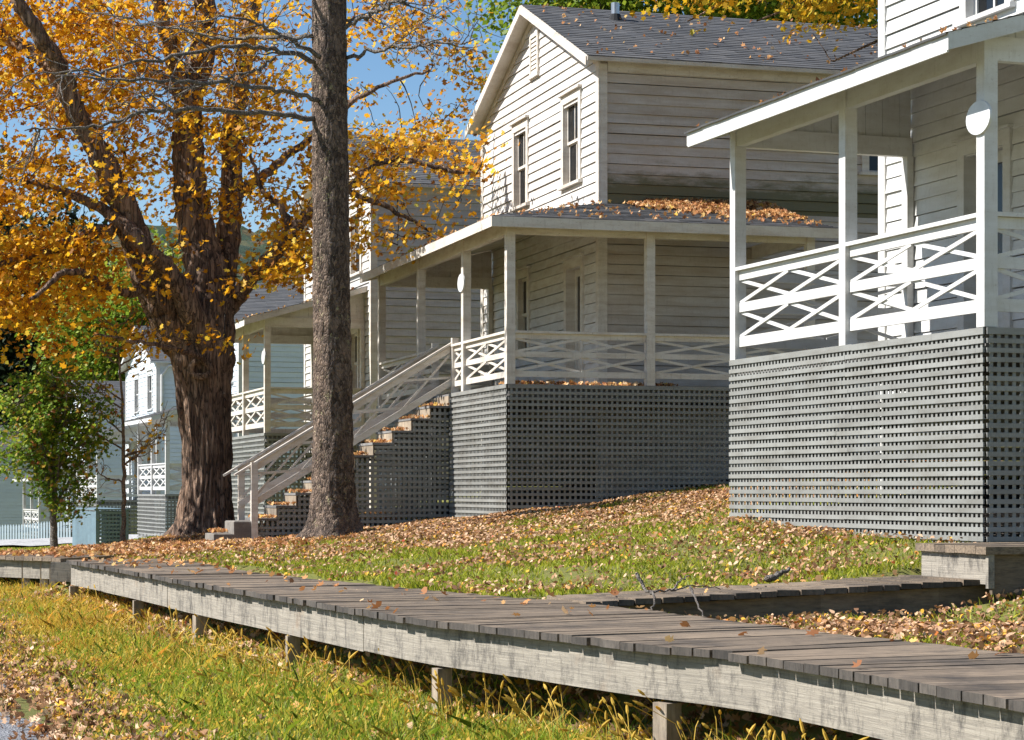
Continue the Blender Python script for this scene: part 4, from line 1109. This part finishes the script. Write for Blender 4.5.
br_list = [
    ([(316, 61, 30.6), (280, 50, 30.3), (230, 47, 30), (150, 60, 29.6), (90, 72, 29.4), (28, 74, 29.2)], [6, 5, 4.2, 3.4, 2.4, 1.2]),
    ([(318, 100, 30.5), (270, 88, 30.1), (200, 82, 29.7), (130, 79, 29.3), (55, 76, 29)], [5, 4.6, 4, 3, 1.3]),
    ([(316, 118, 30.6), (260, 113, 30.2), (190, 108, 29.8), (140, 113, 29.6), (85, 127, 29.4), (25, 128, 29.2)], [6, 5.4, 5, 3.8, 2.8, 1.2]),
    ([(320, 57, 30.4), (290, 40, 30), (265, 28, 29.8), (235, 18, 29.6), (180, 22, 29.4)], [5, 4.2, 3.4, 2.4, 1.2]),
    ([(312, 36, 30.6), (270, 36, 30.9), (220, 38, 31.3), (160, 25, 31.5), (100, 12, 31.8)], [5, 4.4, 3.6, 2.6, 1.2]),
    ([(275, 57, 30.2), (255, 70, 30), (225, 78, 29.9), (170, 92, 29.8), (110, 105, 29.6)], [3.4, 3, 2.6, 2, 1]),
    ([(346, 58, 30.7), (385, 48, 30.4), (420, 45, 30.1), (478, 41, 29.8)], [4.4, 3.6, 2.8, 1.2]),
    ([(345, 28, 30.6), (375, 12, 30.3), (400, 0, 30), (440, -22, 29.8)], [4.6, 3.8, 3.2, 2]),
    ([(345, 20, 30.7), (370, 16, 31), (395, -6, 31.2)], [3.6, 3, 1.8]),
    ([(344, -60, 30.7), (400, -80, 30.4), (470, -70, 30)], [5, 4, 2]),
    ([(312, -40, 30.7), (240, -60, 30.4), (150, -30, 30)], [5, 4, 2]),
]
for pl_, ww in br_list:
    P = wig([pp_(*p) for p in pl_], .02, 7); r = np.interp(np.linspace(0, 1, len(P)), np.linspace(0, 1, len(ww)), np.array(ww) / F * 30.5 / 2 * .92)
    m = MB(); m.tube(P, r, 9, bark_disp(.15, 6, ww[0])); twiglets(m, P, r[0] * .6, 11, .85, 1, -.12); m.build('dead_branch', M['twig'], pine, 0, True)

# ------------------------------------------------------------------ other trees
def simple_tree(name, label, base, trunk_r, crown_c, crown_r, n_cl, n_leaf, lsize, mat, bark='bark_maple', spread=.5, limbs=7, shell=.35, group=None, flat=.7, noise_amt=.8, shape=KITE, up=.35, cat='tree'):
    bz = zg1(base[0], base[1]); root = empty(name, (base[0], base[1], bz)); tag(root, label, cat, group); O = np.array(root.location)
    cc = np.array(crown_c) - O; cr = np.array(crown_r)
    m = MB(); top = cc + np.array([0, 0, cr[2] * .6])
    P = wig([np.array([0, 0, -.2]), np.array([cc[0] * .2, cc[1] * .2, cc[2] * .3]), cc - np.array([0, 0, cr[2] * .3]), top], trunk_r * .15, 6)
    m.tube(P, np.interp(np.linspace(0, 1, len(P)), [0, .05, .5, 1], [trunk_r * 1.35, trunk_r, trunk_r * .7, trunk_r * .12]), 14, bark_disp(.1, 2, trunk_r * 9))
    tips = [(p) for p in P[len(P) // 2:]]
    for k in range(limbs):
        i = RNG.integers(len(P) // 3, len(P) - 2); t = 2 * PI * k / limbs + RNG.uniform(-.4, .4)
        e = cc + np.array([math.cos(t) * cr[0] * .75, math.sin(t) * cr[1] * .75, RNG.uniform(-.4, .6) * cr[2]])
        Q = wig([P[i], (P[i] + e) / 2 + np.array([0, 0, .08 * cr[2]]), e], trunk_r * .1, 5); m.tube(Q, np.linspace(trunk_r * .42, trunk_r * .06 + .004, len(Q)), 8, cap=False)
        tips += list(Q[3:])
    D = RNG.normal(size=(n_cl * 4, 3)); D /= np.linalg.norm(D, axis=1)[:, None]
    rr = RNG.uniform(shell, 1, len(D)) ** .6
    nz = np.array([1 + noise_amt * mnoise.noise(Vector(d * 1.9) + Vector((trunk_r * 50, n_cl * .1, 0))) for d in D])
    C = cc + D * (rr * np.clip(nz, .4, 1.3))[:, None] * cr
    gap = np.array([mnoise.noise(Vector(c / (cr.mean() * .28)) + Vector((7, n_cl, 2))) for c in C])
    C = C[gap > -.12][:n_cl]
    T = np.array(tips)
    tw = m
    for c in C[:: max(1, len(C) // 260)]:
        i = np.argmin(np.linalg.norm(T - c, axis=1)); Q = wig([T[i], (T[i] + c) / 2, c], .02, 3); tw.tube(Q, np.linspace(trunk_r * .07 + .003, .003, len(Q)), 4, cap=False)
    m.build('trunk', M[bark], root, 0, True)
    soup('crown', leaves(cloud(C, n_leaf, spread, flat), lsize, up, .4, shape, sun=.5), M[mat], root)
    return root

# young green maple by the far end of the walk
g0 = at(54, 545, 38)
simple_tree('young_maple', 'leafy green young maple with reddish tips standing left of the blue enclosure', (g0.x, 38), .075, tuple(at(54, 432, 38)), (.9, .85, 1.32), 330, 26, .078, 'leaf_sapling', 'twig', .12, 9, .2, noise_amt=.75, shape=LEAF)
# nearly bare sapling
b0 = at(123, 545, 38); bz = zg1(b0.x, 38)
sap = empty('bare_sapling', (b0.x, 38, bz)); tag(sap, 'thin nearly bare sapling with a few yellow leaves beside the blue enclosure', 'tree')
SO = np.array(sap.location); sp_ = lambda x, y, Z=38.0: np.array(at(x, y, Z)) - SO
m = MB()
P = wig([sp_(123, 549), sp_(124, 500), sp_(123, 450), sp_(122, 400), sp_(118, 350), sp_(116, 318)], .009, 6)
m.tube(P, np.interp(np.linspace(0, 1, len(P)), [0, .1, 1], [.062, .042, .008]), 10)
SL = []
for k in range(20):
    i = RNG.integers(7, len(P) - 2); side = (-1) ** k; l = RNG.uniform(.5, 1.1) * (1.1 - .6 * i / len(P))
    e = P[i] + np.array([side * l * .75, RNG.uniform(-.5, .5), l * RNG.uniform(.5, 1.0)])
    Q = wig([P[i], (P[i] + e) / 2 + np.array([side * .08, 0, -.03]), e], .012, 5); m.tube(Q, np.linspace(.017, .004, len(Q)), 6, cap=False); SL += list(Q[3:])
    twiglets(m, Q, .012, 4, .4, 1, .15)
m.build('trunk', M['twig_light'], sap, 0, True)
SL = np.array(SL); C = SL[RNG.integers(0, len(SL), 330)] + RNG.normal(size=(330, 3)) * .13
soup('crown', leaves(C, .085, .2, .5, sun=.5), M['leaf_maple'], sap)

# tree whose boughs hang over the roofs from behind the nearest house
yt = empty('yellow_leaved_tree', (8.9, 29.2, zg1(8.9, 29.2))); tag(yt, 'golden leaved tree hanging its boughs over the big dark roof', 'tree')
YO = np.array(yt.location); m = MB()
P = wig([np.array([0, 0, -.2]), np.array([-.1, 0, 3]), np.array([-.2, .1, 6]), np.array([-.3, 0, 10.5])], .02, 6); m.tube(P, np.interp(np.linspace(0, 1, len(P)), [0, .1, 1], [.32, .24, .07]), 16, bark_disp(.12, 1.2, 3))
YL = []
for (px0, py0, Z, i) in ((840, 60, 29, 12), (760, 20, 28.6, 13), (690, 18, 29.4, 14), (650, -10, 29, 15), (880, 30, 30, 12), (800, -60, 28, 15), (720, -90, 29, 17), (960, -60, 29.5, 15), (1040, -100, 28.5, 16), (900, -160, 29, 17)):
    e = np.array(at(px0, py0, Z)) - YO; Q = wig([P[i], (P[i] + e) / 2 + np.array([0, 0, .5]), e], .03, 6); m.tube(Q, np.linspace(.075, .012, len(Q)), 8, cap=False); YL += list(Q[5:])
    twiglets(m, Q[4:], .03, 5, .5, 1, .1)
m.build('trunk', M['bark_maple'], yt, 0, True)
def ydens(x, y):
    b = 3 + 6 * math.sin(x * .021 + 1) + 5 * math.sin(x * .063)
    if 790 < x < 885: b = 16 + 10 * math.sin(x * .08)
    if 822 < x < 858: b = 32
    return y < b
C = []
while len(C) < 560:
    x, y, Z = RNG.uniform(640, 1100), RNG.uniform(-190, 110), RNG.uniform(27.6, 30.6)
    if (x > 700 or y < 20) and ydens(x, y - RNG.normal() * 5) and mnoise.noise(Vector((x * .03, y * .035, 9))) > -.32: C.append(np.array(at(x, y, Z)) - YO)
C = np.array(C)
soup('crown', leaves(cloud(C, 30, .17, .7), .088, .3, .5, sun=.5), M['leaf_yellow'], yt)

simple_tree('green_tree', 'tall bright green tree rising behind the wraparound house', (5.0, 60), .35, (5.4, 60, 15.8), (6.9, 5.5, 6.4), 3200, 30, .17, 'leaf_green', 'bark_maple', .45, 9, .3, noise_amt=.35)
simple_tree('green_tree', 'round sunlit green tree beyond the narrow gabled house', (-18.5, 108), .3, tuple(at(128, 345, 108)), (3.3, 4, 4.2), 900, 34, .26, 'leaf_green', 'bark_maple', .6, 8, .35, group='trees beyond the far houses')
for (px, py, Z, rx, rz) in ((20, 380, 118, 3.4, 7), (-30, 330, 122, 4.5, 9), (62, 350, 124, 4.5, 7.5)):
    c = at(px, py, Z)
    simple_tree('dark_evergreen', ['dark evergreen just left of the round green tree, behind the young maple', 'dark evergreen at the left edge beyond the picket fence', 'dark evergreen half hidden behind the round green tree'][{20: 0, -30: 1, 62: 2}[px]],
                (c.x, Z), .3, tuple(c), (rx, rx, rz), 520, 26, .42, 'leaf_dark', 'bark_maple', .7, 8, .25, group='trees beyond the far houses', flat=.9)

# hill with forest
def hill():
    nx, ny = 220, 60; xs = np.linspace(-330, 260, nx); ys = np.linspace(190, 520, ny); V = []
    for y in ys:
        for x in xs:
            t = (y - 190) / 330; prof = math.sin(min(1, t * 1.25) * PI / 2) ** 1.1 * (1 if t < .8 else 1 - (t - .8) * 1.5)
            h = -4 + 58 * prof * (1 - .25 * mnoise.noise(Vector((x * .006, 2.1, 0)))) * (1 - .35 / (1 + math.exp(-(x + 10) / 25)))
            h += (2.6 * mnoise.noise(Vector((x * .13, y * .13, 1))) + 1.6 * mnoise.noise(Vector((x * .37, y * .37, 5)))) * min(1, t * 6)
            V.append((x, y, h))
    idx = np.arange(nx * ny).reshape(ny, nx); Q = np.stack([idx[:-1, :-1], idx[:-1, 1:], idx[1:, 1:], idx[1:, :-1]], -1).reshape(-1, 4)
    me = bpy.data.meshes.new('hill'); me.from_pydata(V, [], Q.tolist()); me.update(); me.materials.append(M['forest']); me.polygons.foreach_set('use_smooth', [True] * len(me.polygons))
    o = bpy.data.objects.new('hill', me); COL.objects.link(o); tag(o, 'wooded hillside in autumn colours behind the trees', None, None, 'structure')
hill()

# ------------------------------------------------------------------ picket fence and enclosure
def fence():
    p = at(-30, 545, 80); q = at(70, 545, 77.5); root = empty('picket_fence', (p.x, p.y, zg1(p.x, p.y))); tag(root, 'pale picket fence behind the gravel lane', 'fence'); O = Vector(root.location)
    A = Vector((p.x, p.y, 0)); B = Vector((q.x, q.y, 0)); L = (B - A).length; d = (B - A) / L; n = Vector((-d.y, d.x, 0))
    pk = MB(); a = 0
    while a < L:
        c = A + d * a; z = zg1(c.x, c.y) + .06
        w = d * .042; o = n * .018
        poly = [c - w + Vector((0, 0, z)), c + w + Vector((0, 0, z)), c + w + Vector((0, 0, z + .72)), c + Vector((0, 0, z + .8)), c - w + Vector((0, 0, z + .72))]
        pk.prism([x - O for x in poly], o); a += .135
    pk.build('pickets', M['fence'], root)
    rl = MB()
    for h in (.2, .58):
        for k in range(12):
            c0 = A + d * (L * k / 12); c1 = A + d * (L * (k + 1) / 12)
            rl.beam(c0 + n * .045 + Vector((0, 0, zg1(c0.x, c0.y) + h)) - O, c1 + n * .045 + Vector((0, 0, zg1(c1.x, c1.y) + h)) - O, .04, .08)
    rl.build('rail', M['fence'], root)
fence()

def enclosure():
    c = at(97, 552, 43.0); th = R_(20); root = empty('bin_enclosure', (c.x, c.y, zg1(c.x, c.y)), th); tag(root, 'blue-grey board and lattice enclosure at the end of the boardwalk', 'enclosure')
    z0, z1 = -.08, .80
    m = MB()          # front of boards faces the street (local -x), runs along +y
    y = 0
    while y < 3.0:
        m.box(-.02, 0, y + .010, y + .132, z0, z1 + random.uniform(-.006, .004)); y += .14
    m.box(.001, .05, 0, 3.0, z1 - .12, z1 - .04); m.box(.001, .05, 0, 3.0, .06, .14)
    m.build('front_board', M['blue'], root)
    lattice(root, (-.02, -.01), (.58, -.01), (0, -1), z1, z0, M['blue'], 0, .075, .04, .034, name='lattice_side', solid_cap=True)
    m = MB(); m.box(-.03, .03, -.04, .03, z0, z1 + .03); m.box(.56, .62, -.04, .03, z0, z1 + .03); m.box(.45, .5, -.035, -.028, .05, .7); m.build('post', M['blue'], root)
    m = MB()
    y = 0
    while y < 3.0: m.box(.58, .60, y + .003, y + .137, z0, z1); y += .14
    m.build('back_board', M['blue'], root)
    m = MB()
    for k in range(4): m.box(-.05 + k * .175, .12 + k * .175, -.06, 3.08, z1 + .031, z1 + .055)
    m.build('lid', M['blue'], root)
enclosure()

# ------------------------------------------------------------------ ground cover
def scatter(n, x0, x1, y0, y1, dens):
    X = RNG.uniform(x0, x1, n); Y = RNG.uniform(y0, y1, n)
    k = RNG.uniform(0, 1, n) < dens(X, Y); return X[k], Y[k]
def fnoise(X, Y, s, o=0.0):
    return np.array([mnoise.noise(Vector((a * s, b * s, o))) for a, b in zip(X, Y)])
def in_view(X, Y, m=40):
    px = 512 + F * X / np.maximum(Y, .1); return (px > -m) & (px < 1024 + m)
def foot(h, X, Y):
    dx, dy = X - h['x0'], Y - h['y0']; c, s = math.cos(h['th']), math.sin(h['th'])
    return dx * c + dy * s, -dx * s + dy * c            # v, u
def under_house(X, Y):
    r = np.zeros(X.shape, bool)
    for h, L in ((H1, 5.1), (H2, 8.3), (H3, 5.1), (H4, 5.1)):
        v, u = foot(h, X, Y); r |= (v > -.05) & (u > -.05 if h is not H1 else u > -1.1) & (u < L)
    v, u = foot(H2, X, Y); r |= (v > -3.2) & (v <= 0) & (u > 3.1) & (u < 4.3)
    return r
def blades(X, Y, h, w, lean=.35, zoff=0.0):
    n = len(X); Z = zg(X, Y) + zoff; a = RNG.uniform(0, 2 * PI, n); hh = h * RNG.uniform(.5, 1.3, n); ww = w * RNG.uniform(.7, 1.3, n)
    d = np.stack([np.cos(a), np.sin(a), np.zeros(n)], 1) * ww[:, None]
    l = RNG.normal(size=(n, 2)) * lean; B = np.stack([X, Y, Z - .01], 1)
    tip = B + np.stack([l[:, 0] * hh, l[:, 1] * hh, hh], 1)
    mid = B + np.stack([l[:, 0] * hh * .35, l[:, 1] * hh * .35, hh * .6], 1)
    return np.stack([B - d, B + d, mid + d * .7, tip, mid - d * .7], 1)

WALK_HALF = .82
def on_walk(X, Y):
    d = sdist(X, Y); r = (np.abs(d) < WALK_HALF) & (Y < 28) & (X > -8.2)
    q = ((X - .2) * .945 + (Y - 15.8) * .327); w = (-(X - .2) * .327 + (Y - 15.8) * .945)
    return r | ((q > 0) & (q < 5.5) & (np.abs(w) < .5))
# lawn
def lawn_d(X, Y):
    d = sdist(X, Y); return np.where((d > .55) & ~under_house(X, Y) & ~on_walk(X, Y) & in_view(X, Y), 1.0, 0)
X, Y = scatter(420000, -7, 6, 10, 36, lawn_d)
nz = fnoise(X, Y, .9, 2.0)
k = RNG.uniform(0, 1, len(X)) < np.clip(.62 + nz * .9, .15, 1); X, Y = X[k], Y[k]
tag(soup('lawn_grass', blades(X, Y, .055, .007, .5), M['grass']), 'short yellow-green lawn grass between boardwalk and houses', None, None, 'stuff')
X, Y = scatter(60000, -24, -6, 27.5, 75, lambda X, Y: np.where((sdist(X, Y) > .7) & ~((Y > 59.7 - .12 * (X + 14)) & (Y < 75.3 - .12 * (X + 14))) & in_view(X, Y), 1, 0))
tag(soup('verge_grass', blades(X, Y, .045, .02, .5), M['grass']), 'short grass on both sides of the gravel lane', None, None, 'stuff')
# fallen leaves on the lawn
def litter_d(X, Y):
    base = lawn_d(X, Y); v2, u2 = foot(H2, X, Y); v1, u1 = foot(H1, X, Y)
    den = .30 + .30 * np.clip(1 - np.abs(u2 + 2.0) / 5, 0, 1) * (v2 > -3) + .5 * np.clip((Y - 24) / 8, 0, 1)
    den += np.where((X + 4.6) ** 2 + (Y - 33) ** 2 < 12, .7, 0)
    den += np.where((Y < 15.5) & (X > 1.2), .45, 0)
    den -= .22 * np.clip(1 - np.abs(sdist(X, Y) - 1.3) / 1.2, 0, 1) * (Y > 15)
    return base * np.clip(den, .05, 1)
X, Y = scatter(640000, -8, 6, 10, 37, litter_d)
nz = fnoise(X, Y, .55, 6.0) + .5 * fnoise(X, Y, 1.7, 8.0); k = RNG.uniform(0, 1, len(X)) < np.clip(.52 + nz * 1.1, .08, 1); X, Y = X[k], Y[k]
C = np.stack([X, Y, zg(X, Y) + RNG.uniform(.02, .055, len(X))], 1)
tag(soup('fallen_leaves', leaves(C, .041, .3, 1.7, CURL * np.array([1, .75]), sun=.25, fold=1.0, jit=.5), M['litter']), 'dry tan and orange fallen leaves across the lawn', None, None, 'stuff')
# orange litter round the maple and the end of the walk
def lit2(X, Y):
    d = np.hypot((X + 5.2) / 3.2, (Y - 33.5) / 6.0); return np.where((sdist(X, Y) > -.4) & ~under_house(X, Y) & in_view(X, Y), np.clip(1.5 - d, 0, 1), 0)
X, Y = scatter(42000, -9.5, -2, 27, 42, lit2)
C = np.stack([X, Y, zg(X, Y) + np.where(np.abs(sdist(X, Y)) < WALK_HALF, 0, 0) + RNG.uniform(.015, .05, len(X))], 1)
tag(soup('fallen_leaves', leaves(C, .068, .25, 1.4, LEAF, sun=.25, fold=.8), M['litter_orange']), 'thick orange-brown leaf litter around the foot of the maple', None, None, 'stuff')
# leaves on the boardwalk
P = []
for i in range(len(wrows) - 1):
    o, nrm, _, d = wrows[i]; Zi = o[1]
    far = Zi > 22.5
    for _ in range(RNG.poisson(5.5 if far else (.7 if Zi < 14 else 1.1))):
        t = RNG.uniform(.05, 1) if far else RNG.uniform(0, 1) ** .8; q = o + nrm * wws[i] * t + d * RNG.uniform(0, .14); P.append((q[0], q[1], -HB + .018))
for _ in range(500):
    t = RNG.uniform(0, 1) * 2.6; q = RNG.uniform(.1, 1.1); P.append((-5.4 - t * .77 + q * .5, 26.0 + t * .64 + q * .85, -HB + .02))
for _ in range(22):
    t = RNG.uniform(0, 1); P.append((.3 + 3.0 * t + RNG.normal() * .1, 15.8 + 1.1 * t + RNG.normal() * .2, -.79 + .2 * t * .62 + .03))
tag(soup('fallen_leaves', leaves(np.array(P), .062, .8, 1.3, jit=.55), M['litter_orange']), 'orange and tan leaves lying on the boardwalk planks', None, None, 'stuff')

# grassy strip by the road
def strip_d(X, Y):
    d = sdist(X, Y); return np.where((d < -.35) & (X > road_x(Y) + .15) & in_view(X, Y, 60) & (Y > 7), 1.0, 0)
X, Y = scatter(420000, -8, 4.5, 7.5, 27.5, strip_d)
d = sdist(X, Y); rd = X - road_x(Y)
nz = fnoise(X, Y, .8, 11.0); k = RNG.uniform(0, 1, len(X)) < np.clip(.7 + nz, .1, 1) * np.clip((rd - .15) / 1.0, .06, 1); X, Y = X[k], Y[k]; d = d[k]; nz = nz[k]
gold = RNG.uniform(0, 1, len(X)) < np.clip((Y - 17.5) / 10 + .07 + nz * .8, .03, .8)
hh = .085 + .035 * np.exp(-((d + .95) / .3) ** 2)
V = blades(X, Y, hh * RNG.uniform(.6, 1.5, len(X)), .0046, .55)
tag(soup('weeds', V[~gold], M['weed']), 'green and yellow weedy grass between road and boardwalk', None, None, 'stuff')
tag(soup('weeds', V[gold], M['weed_gold']), 'golden dry weeds at the far end of the grassy strip', None, None, 'stuff')
# foxtails along the walk
mS = MB(); sH = []
X, Y = scatter(13000, -6, 4.5, 8, 25, lambda X, Y: np.where((sdist(X, Y) < -.5) & (sdist(X, Y) > -1.5) & in_view(X, Y), np.clip(1.3 - (Y - 8) / 16, .08, 1) * np.exp(-((sdist(X, Y) + .8) / .35) ** 2) * .8, 0))
for x, y in zip(X, Y):
    z = zg1(x, y); h = RNG.uniform(.12, .32); lx, ly = RNG.normal(size=2) * .055 + np.array([-.03, -.01])
    p0 = np.array([x, y, z]); p1 = p0 + np.array([lx * .5, ly * .5, h * .7]); p2 = p0 + np.array([lx * 1.4, ly * 1.4, h])
    mS.tube([p0, p1, p2], [.0028, .0025, .002], 3, cap=False)
    dd = (p2 - p1); dd[2] -= .02; dd /= np.linalg.norm(dd); L = RNG.uniform(.04, .085)
    mS.tube([p2, p2 + dd * L * .2, p2 + dd * L * .7, p2 + dd * L], [.003, .0085, .0075, .002], 5)
tag(mS.build('foxtail_weeds', M['seed']), 'golden foxtail seed heads rising beside the boardwalk posts', None, None, 'stuff')
# leaf litter along the road edge and under the walk
X, Y = scatter(90000, -9, 4.5, 7.5, 26, lambda X, Y: np.where((sdist(X, Y) < .3) & (X > road_x(Y) - .9) & in_view(X, Y, 60), np.clip(1.0 - np.abs(X - road_x(Y) - .42) / .62, 0, 1) ** .7 + .75 * np.clip((sdist(X, Y) + 1.0) / .5, 0, 1) + .02, 0))
C = np.stack([X, Y, zg(X, Y) + RNG.uniform(.02, .05, len(X))], 1)
C[:, 2] = np.where(X < road_x(Y) + .1, ZS + .045, C[:, 2])
tag(soup('fallen_leaves', leaves(C, .056, .3, 1.4, LEAF, sun=.25, fold=.9), M['litter']), 'brown leaves along the road edge and under the boardwalk', None, None, 'stuff')

# leaves on roofs, stairs and porch
def roof_leaves():
    P = []
    h = H2; D = h['D']; a = 2.06; ov = .35; b = 2.14
    def zside(u): return D + 2.33 + .24 * (u + ov) * (a + ov) / (b + ov)
    for _ in range(5200):                                      # drift against the side wall
        v = RNG.uniform(2.5, 4.85); u = b - abs(RNG.normal()) * .7 * np.clip((v - 2.2) / 1.2, .15, 1)
        if mnoise.noise(Vector((v * 2.2, u * 2.2, 4))) < -.25: continue
        if u < -.3: continue
        P.append(W_(h['x0'], h['y0'], h['th'], v, u, zside(u) + .03 + RNG.uniform(0, .085) * np.clip(1.2 - (b - u) / .8, .0, 1) * np.clip((v - 2.4) / .8, 0, 1)))
    for _ in range(260):
        v, u = RNG.uniform(-.3, 4.8), RNG.uniform(-.3, b); P.append(W_(h['x0'], h['y0'], h['th'], v, u, D + 2.33 + .24 * (min(v, u) + ov) + .03))
    for _ in range(420):                                       # on the front slope of the porch roof
        v, u = RNG.uniform(-.3, 1.8), RNG.uniform(2, 8.2); P.append(W_(h['x0'], h['y0'], h['th'], v, u, D + 2.33 + .24 * (v + ov) + .03))
    uc = b + 3.38; zr = D + 5.1 + .43 * 3.38 + .12
    for _ in range(240):
        v, t = RNG.uniform(1.9, 10.5), RNG.uniform(0, 3.5); P.append(W_(h['x0'], h['y0'], h['th'], v, uc - t, zr - t * .43 + .03))
    for _ in range(160):
        v, t = RNG.uniform(8.2, 10.2), 3.5 - abs(RNG.normal()) * .35; P.append(W_(h['x0'], h['y0'], h['th'], v, uc - t, zr - t * .43 + .04))
    for _ in range(260):                                       # along the porch floor edge
        P.append(W_(h['x0'], h['y0'], h['th'], RNG.uniform(.0, 2.6), RNG.uniform(.02, .5), D + .025))
    for k in range(10):
        for _ in range(55):
            P.append(W_(h['x0'], h['y0'], h['th'], -.06 - k * .3 - RNG.uniform(.02, .3), RNG.uniform(3.12, 4.25), D - (k + 1) * .193 + .025))
    for _ in range(60): P.append(W_(h['x0'], h['y0'], h['th'], RNG.uniform(-3.73, -3.47), RNG.uniform(3.1, 3.9), -.61))
    h = H1
    for _ in range(90):
        v, u = RNG.uniform(-.45, .6), RNG.uniform(-.2, 5); P.append(W_(h['x0'], h['y0'], h['th'], v, u, h['D'] + 2.33 + .28 * (v + .5) + .03))
    h = H3
    for _ in range(160):
        v, u = RNG.uniform(-.45, 1.9), RNG.uniform(-.2, 5); P.append(W_(h['x0'], h['y0'], h['th'], v, u, h['D'] + 2.33 + .28 * (v + .5) + .03))
    tag(soup('fallen_leaves', leaves(np.array(P), .066, .3, 1.2, LEAF, sun=.25, fold=.8), M['litter_orange']), 'orange leaves drifted on the porch roof, dark shingles and stair treads', None, None, 'stuff')
roof_leaves()
# seeds and scraps among the weeds
X, Y = scatter(36000, -8, 4.5, 7.5, 27, strip_d)
C = np.stack([X, Y, zg(X, Y) + RNG.uniform(.03, .11, len(X))], 1)
tag(soup('seed_heads', leaves(C, .026, .1, .6, KITE, sun=.3), M['weed_gold']), 'golden seed heads and leaf scraps among the weeds', None, None, 'stuff')

# fallen sticks on the branching walkway
def stick(pts, r, label, extra=()):
    m = MB(); P = wig(pts, .006, 5); m.tube(P, np.linspace(r, r * .35, len(P)), 7, bark_disp(.25, 9, r * 100))
    for e in extra: Q = wig(e, .006, 5); m.tube(Q, np.linspace(r * .6, r * .25, len(Q)), 6)
    o = m.build('fallen_stick', M['twig'], None, 0, True); tag(o, label, 'stick')
stick([at(636, 573, 15.55), at(644, 588, 15.5), at(650, 592, 15.45), at(655, 598, 15.2), at(652, 612, 15.0)], .014, 'dark forked stick poking up over the walkway edge', ([at(650, 592, 15.45), at(672, 590, 15.7), at(692, 586, 15.9), at(720, 588, 16.1)], [at(672, 590, 15.7), at(680, 580, 15.8), at(690, 575, 15.9)]))
stick([at(690, 587, 15.7), at(697, 604, 15.3), at(705, 619, 14.9)], .010, 'thin pale twig leaning against the walkway edge', ())
stick([at(768, 580, 17.1), at(778, 574, 17.15), at(791, 568, 17.2)], .034, 'stubby broken stick lying at the lawn side of the walkway', ())

# ------------------------------------------------------------------ light, sky, camera
EL = R_(43); AZ = R_(6)      # sun to the left of the view, high
sd = Vector((-math.cos(EL) * math.cos(AZ), -math.cos(EL) * math.sin(AZ), math.sin(EL)))
sl = bpy.data.lights.new('sun', 'SUN'); sl.energy = 5.0; sl.angle = R_(.55); sl.color = (1.0, .975, .94)
so = bpy.data.objects.new('sun', sl); COL.objects.link(so); so.rotation_euler = (-sd).to_track_quat('-Z', 'Y').to_euler(); so.location = (-20, 10, 30)
w = bpy.data.worlds.new('World'); SC.world = w; w.use_nodes = True; nt = w.node_tree
bg = nt.nodes.get('Background') or nt.nodes.new('ShaderNodeBackground')
sk = nt.nodes.new('ShaderNodeTexSky'); sk.sky_type = 'NISHITA'; sk.sun_disc = False; sk.sun_elevation = EL
sk.sun_rotation = math.atan2(sd.x, sd.y); sk.air_density = 1.0; sk.dust_density = 0.1; sk.ozone_density = 1.0; sk.altitude = 600
hs = nt.nodes.new('ShaderNodeHueSaturation'); hs.inputs['Hue'].default_value = .502; hs.inputs['Saturation'].default_value = 1.22; hs.inputs['Value'].default_value = 1.5
nt.links.new(sk.outputs[0], hs.inputs['Color']); nt.links.new(hs.outputs[0], bg.inputs[0]); bg.inputs[1].default_value = .052
out = nt.nodes.get('World Output') or nt.nodes.new('ShaderNodeOutputWorld'); nt.links.new(bg.outputs[0], out.inputs[0])

cam = bpy.data.cameras.new('camera'); co_ = bpy.data.objects.new('camera', cam); COL.objects.link(co_)
cam.sensor_width = 36; cam.lens = F / 1024 * 36; cam.shift_y = (HY - 370) / 1024; cam.clip_start = .1; cam.clip_end = 3000
co_.location = (0, 0, 0); co_.rotation_euler = (PI / 2, 0, 0); SC.camera = co_

SC.view_settings.view_transform = 'Standard'; SC.view_settings.look = 'None'; SC.view_settings.exposure = .84; SC.view_settings.gamma = 1
SC.view_settings.use_curve_mapping = False
SC.render.engine = 'CYCLES'
cy = SC.cycles; cy.max_bounces = 7; cy.diffuse_bounces = 4; cy.glossy_bounces = 3; cy.transmission_bounces = 4; cy.transparent_max_bounces = 4
cy.use_denoising = True; cy.sample_clamp_indirect = 6
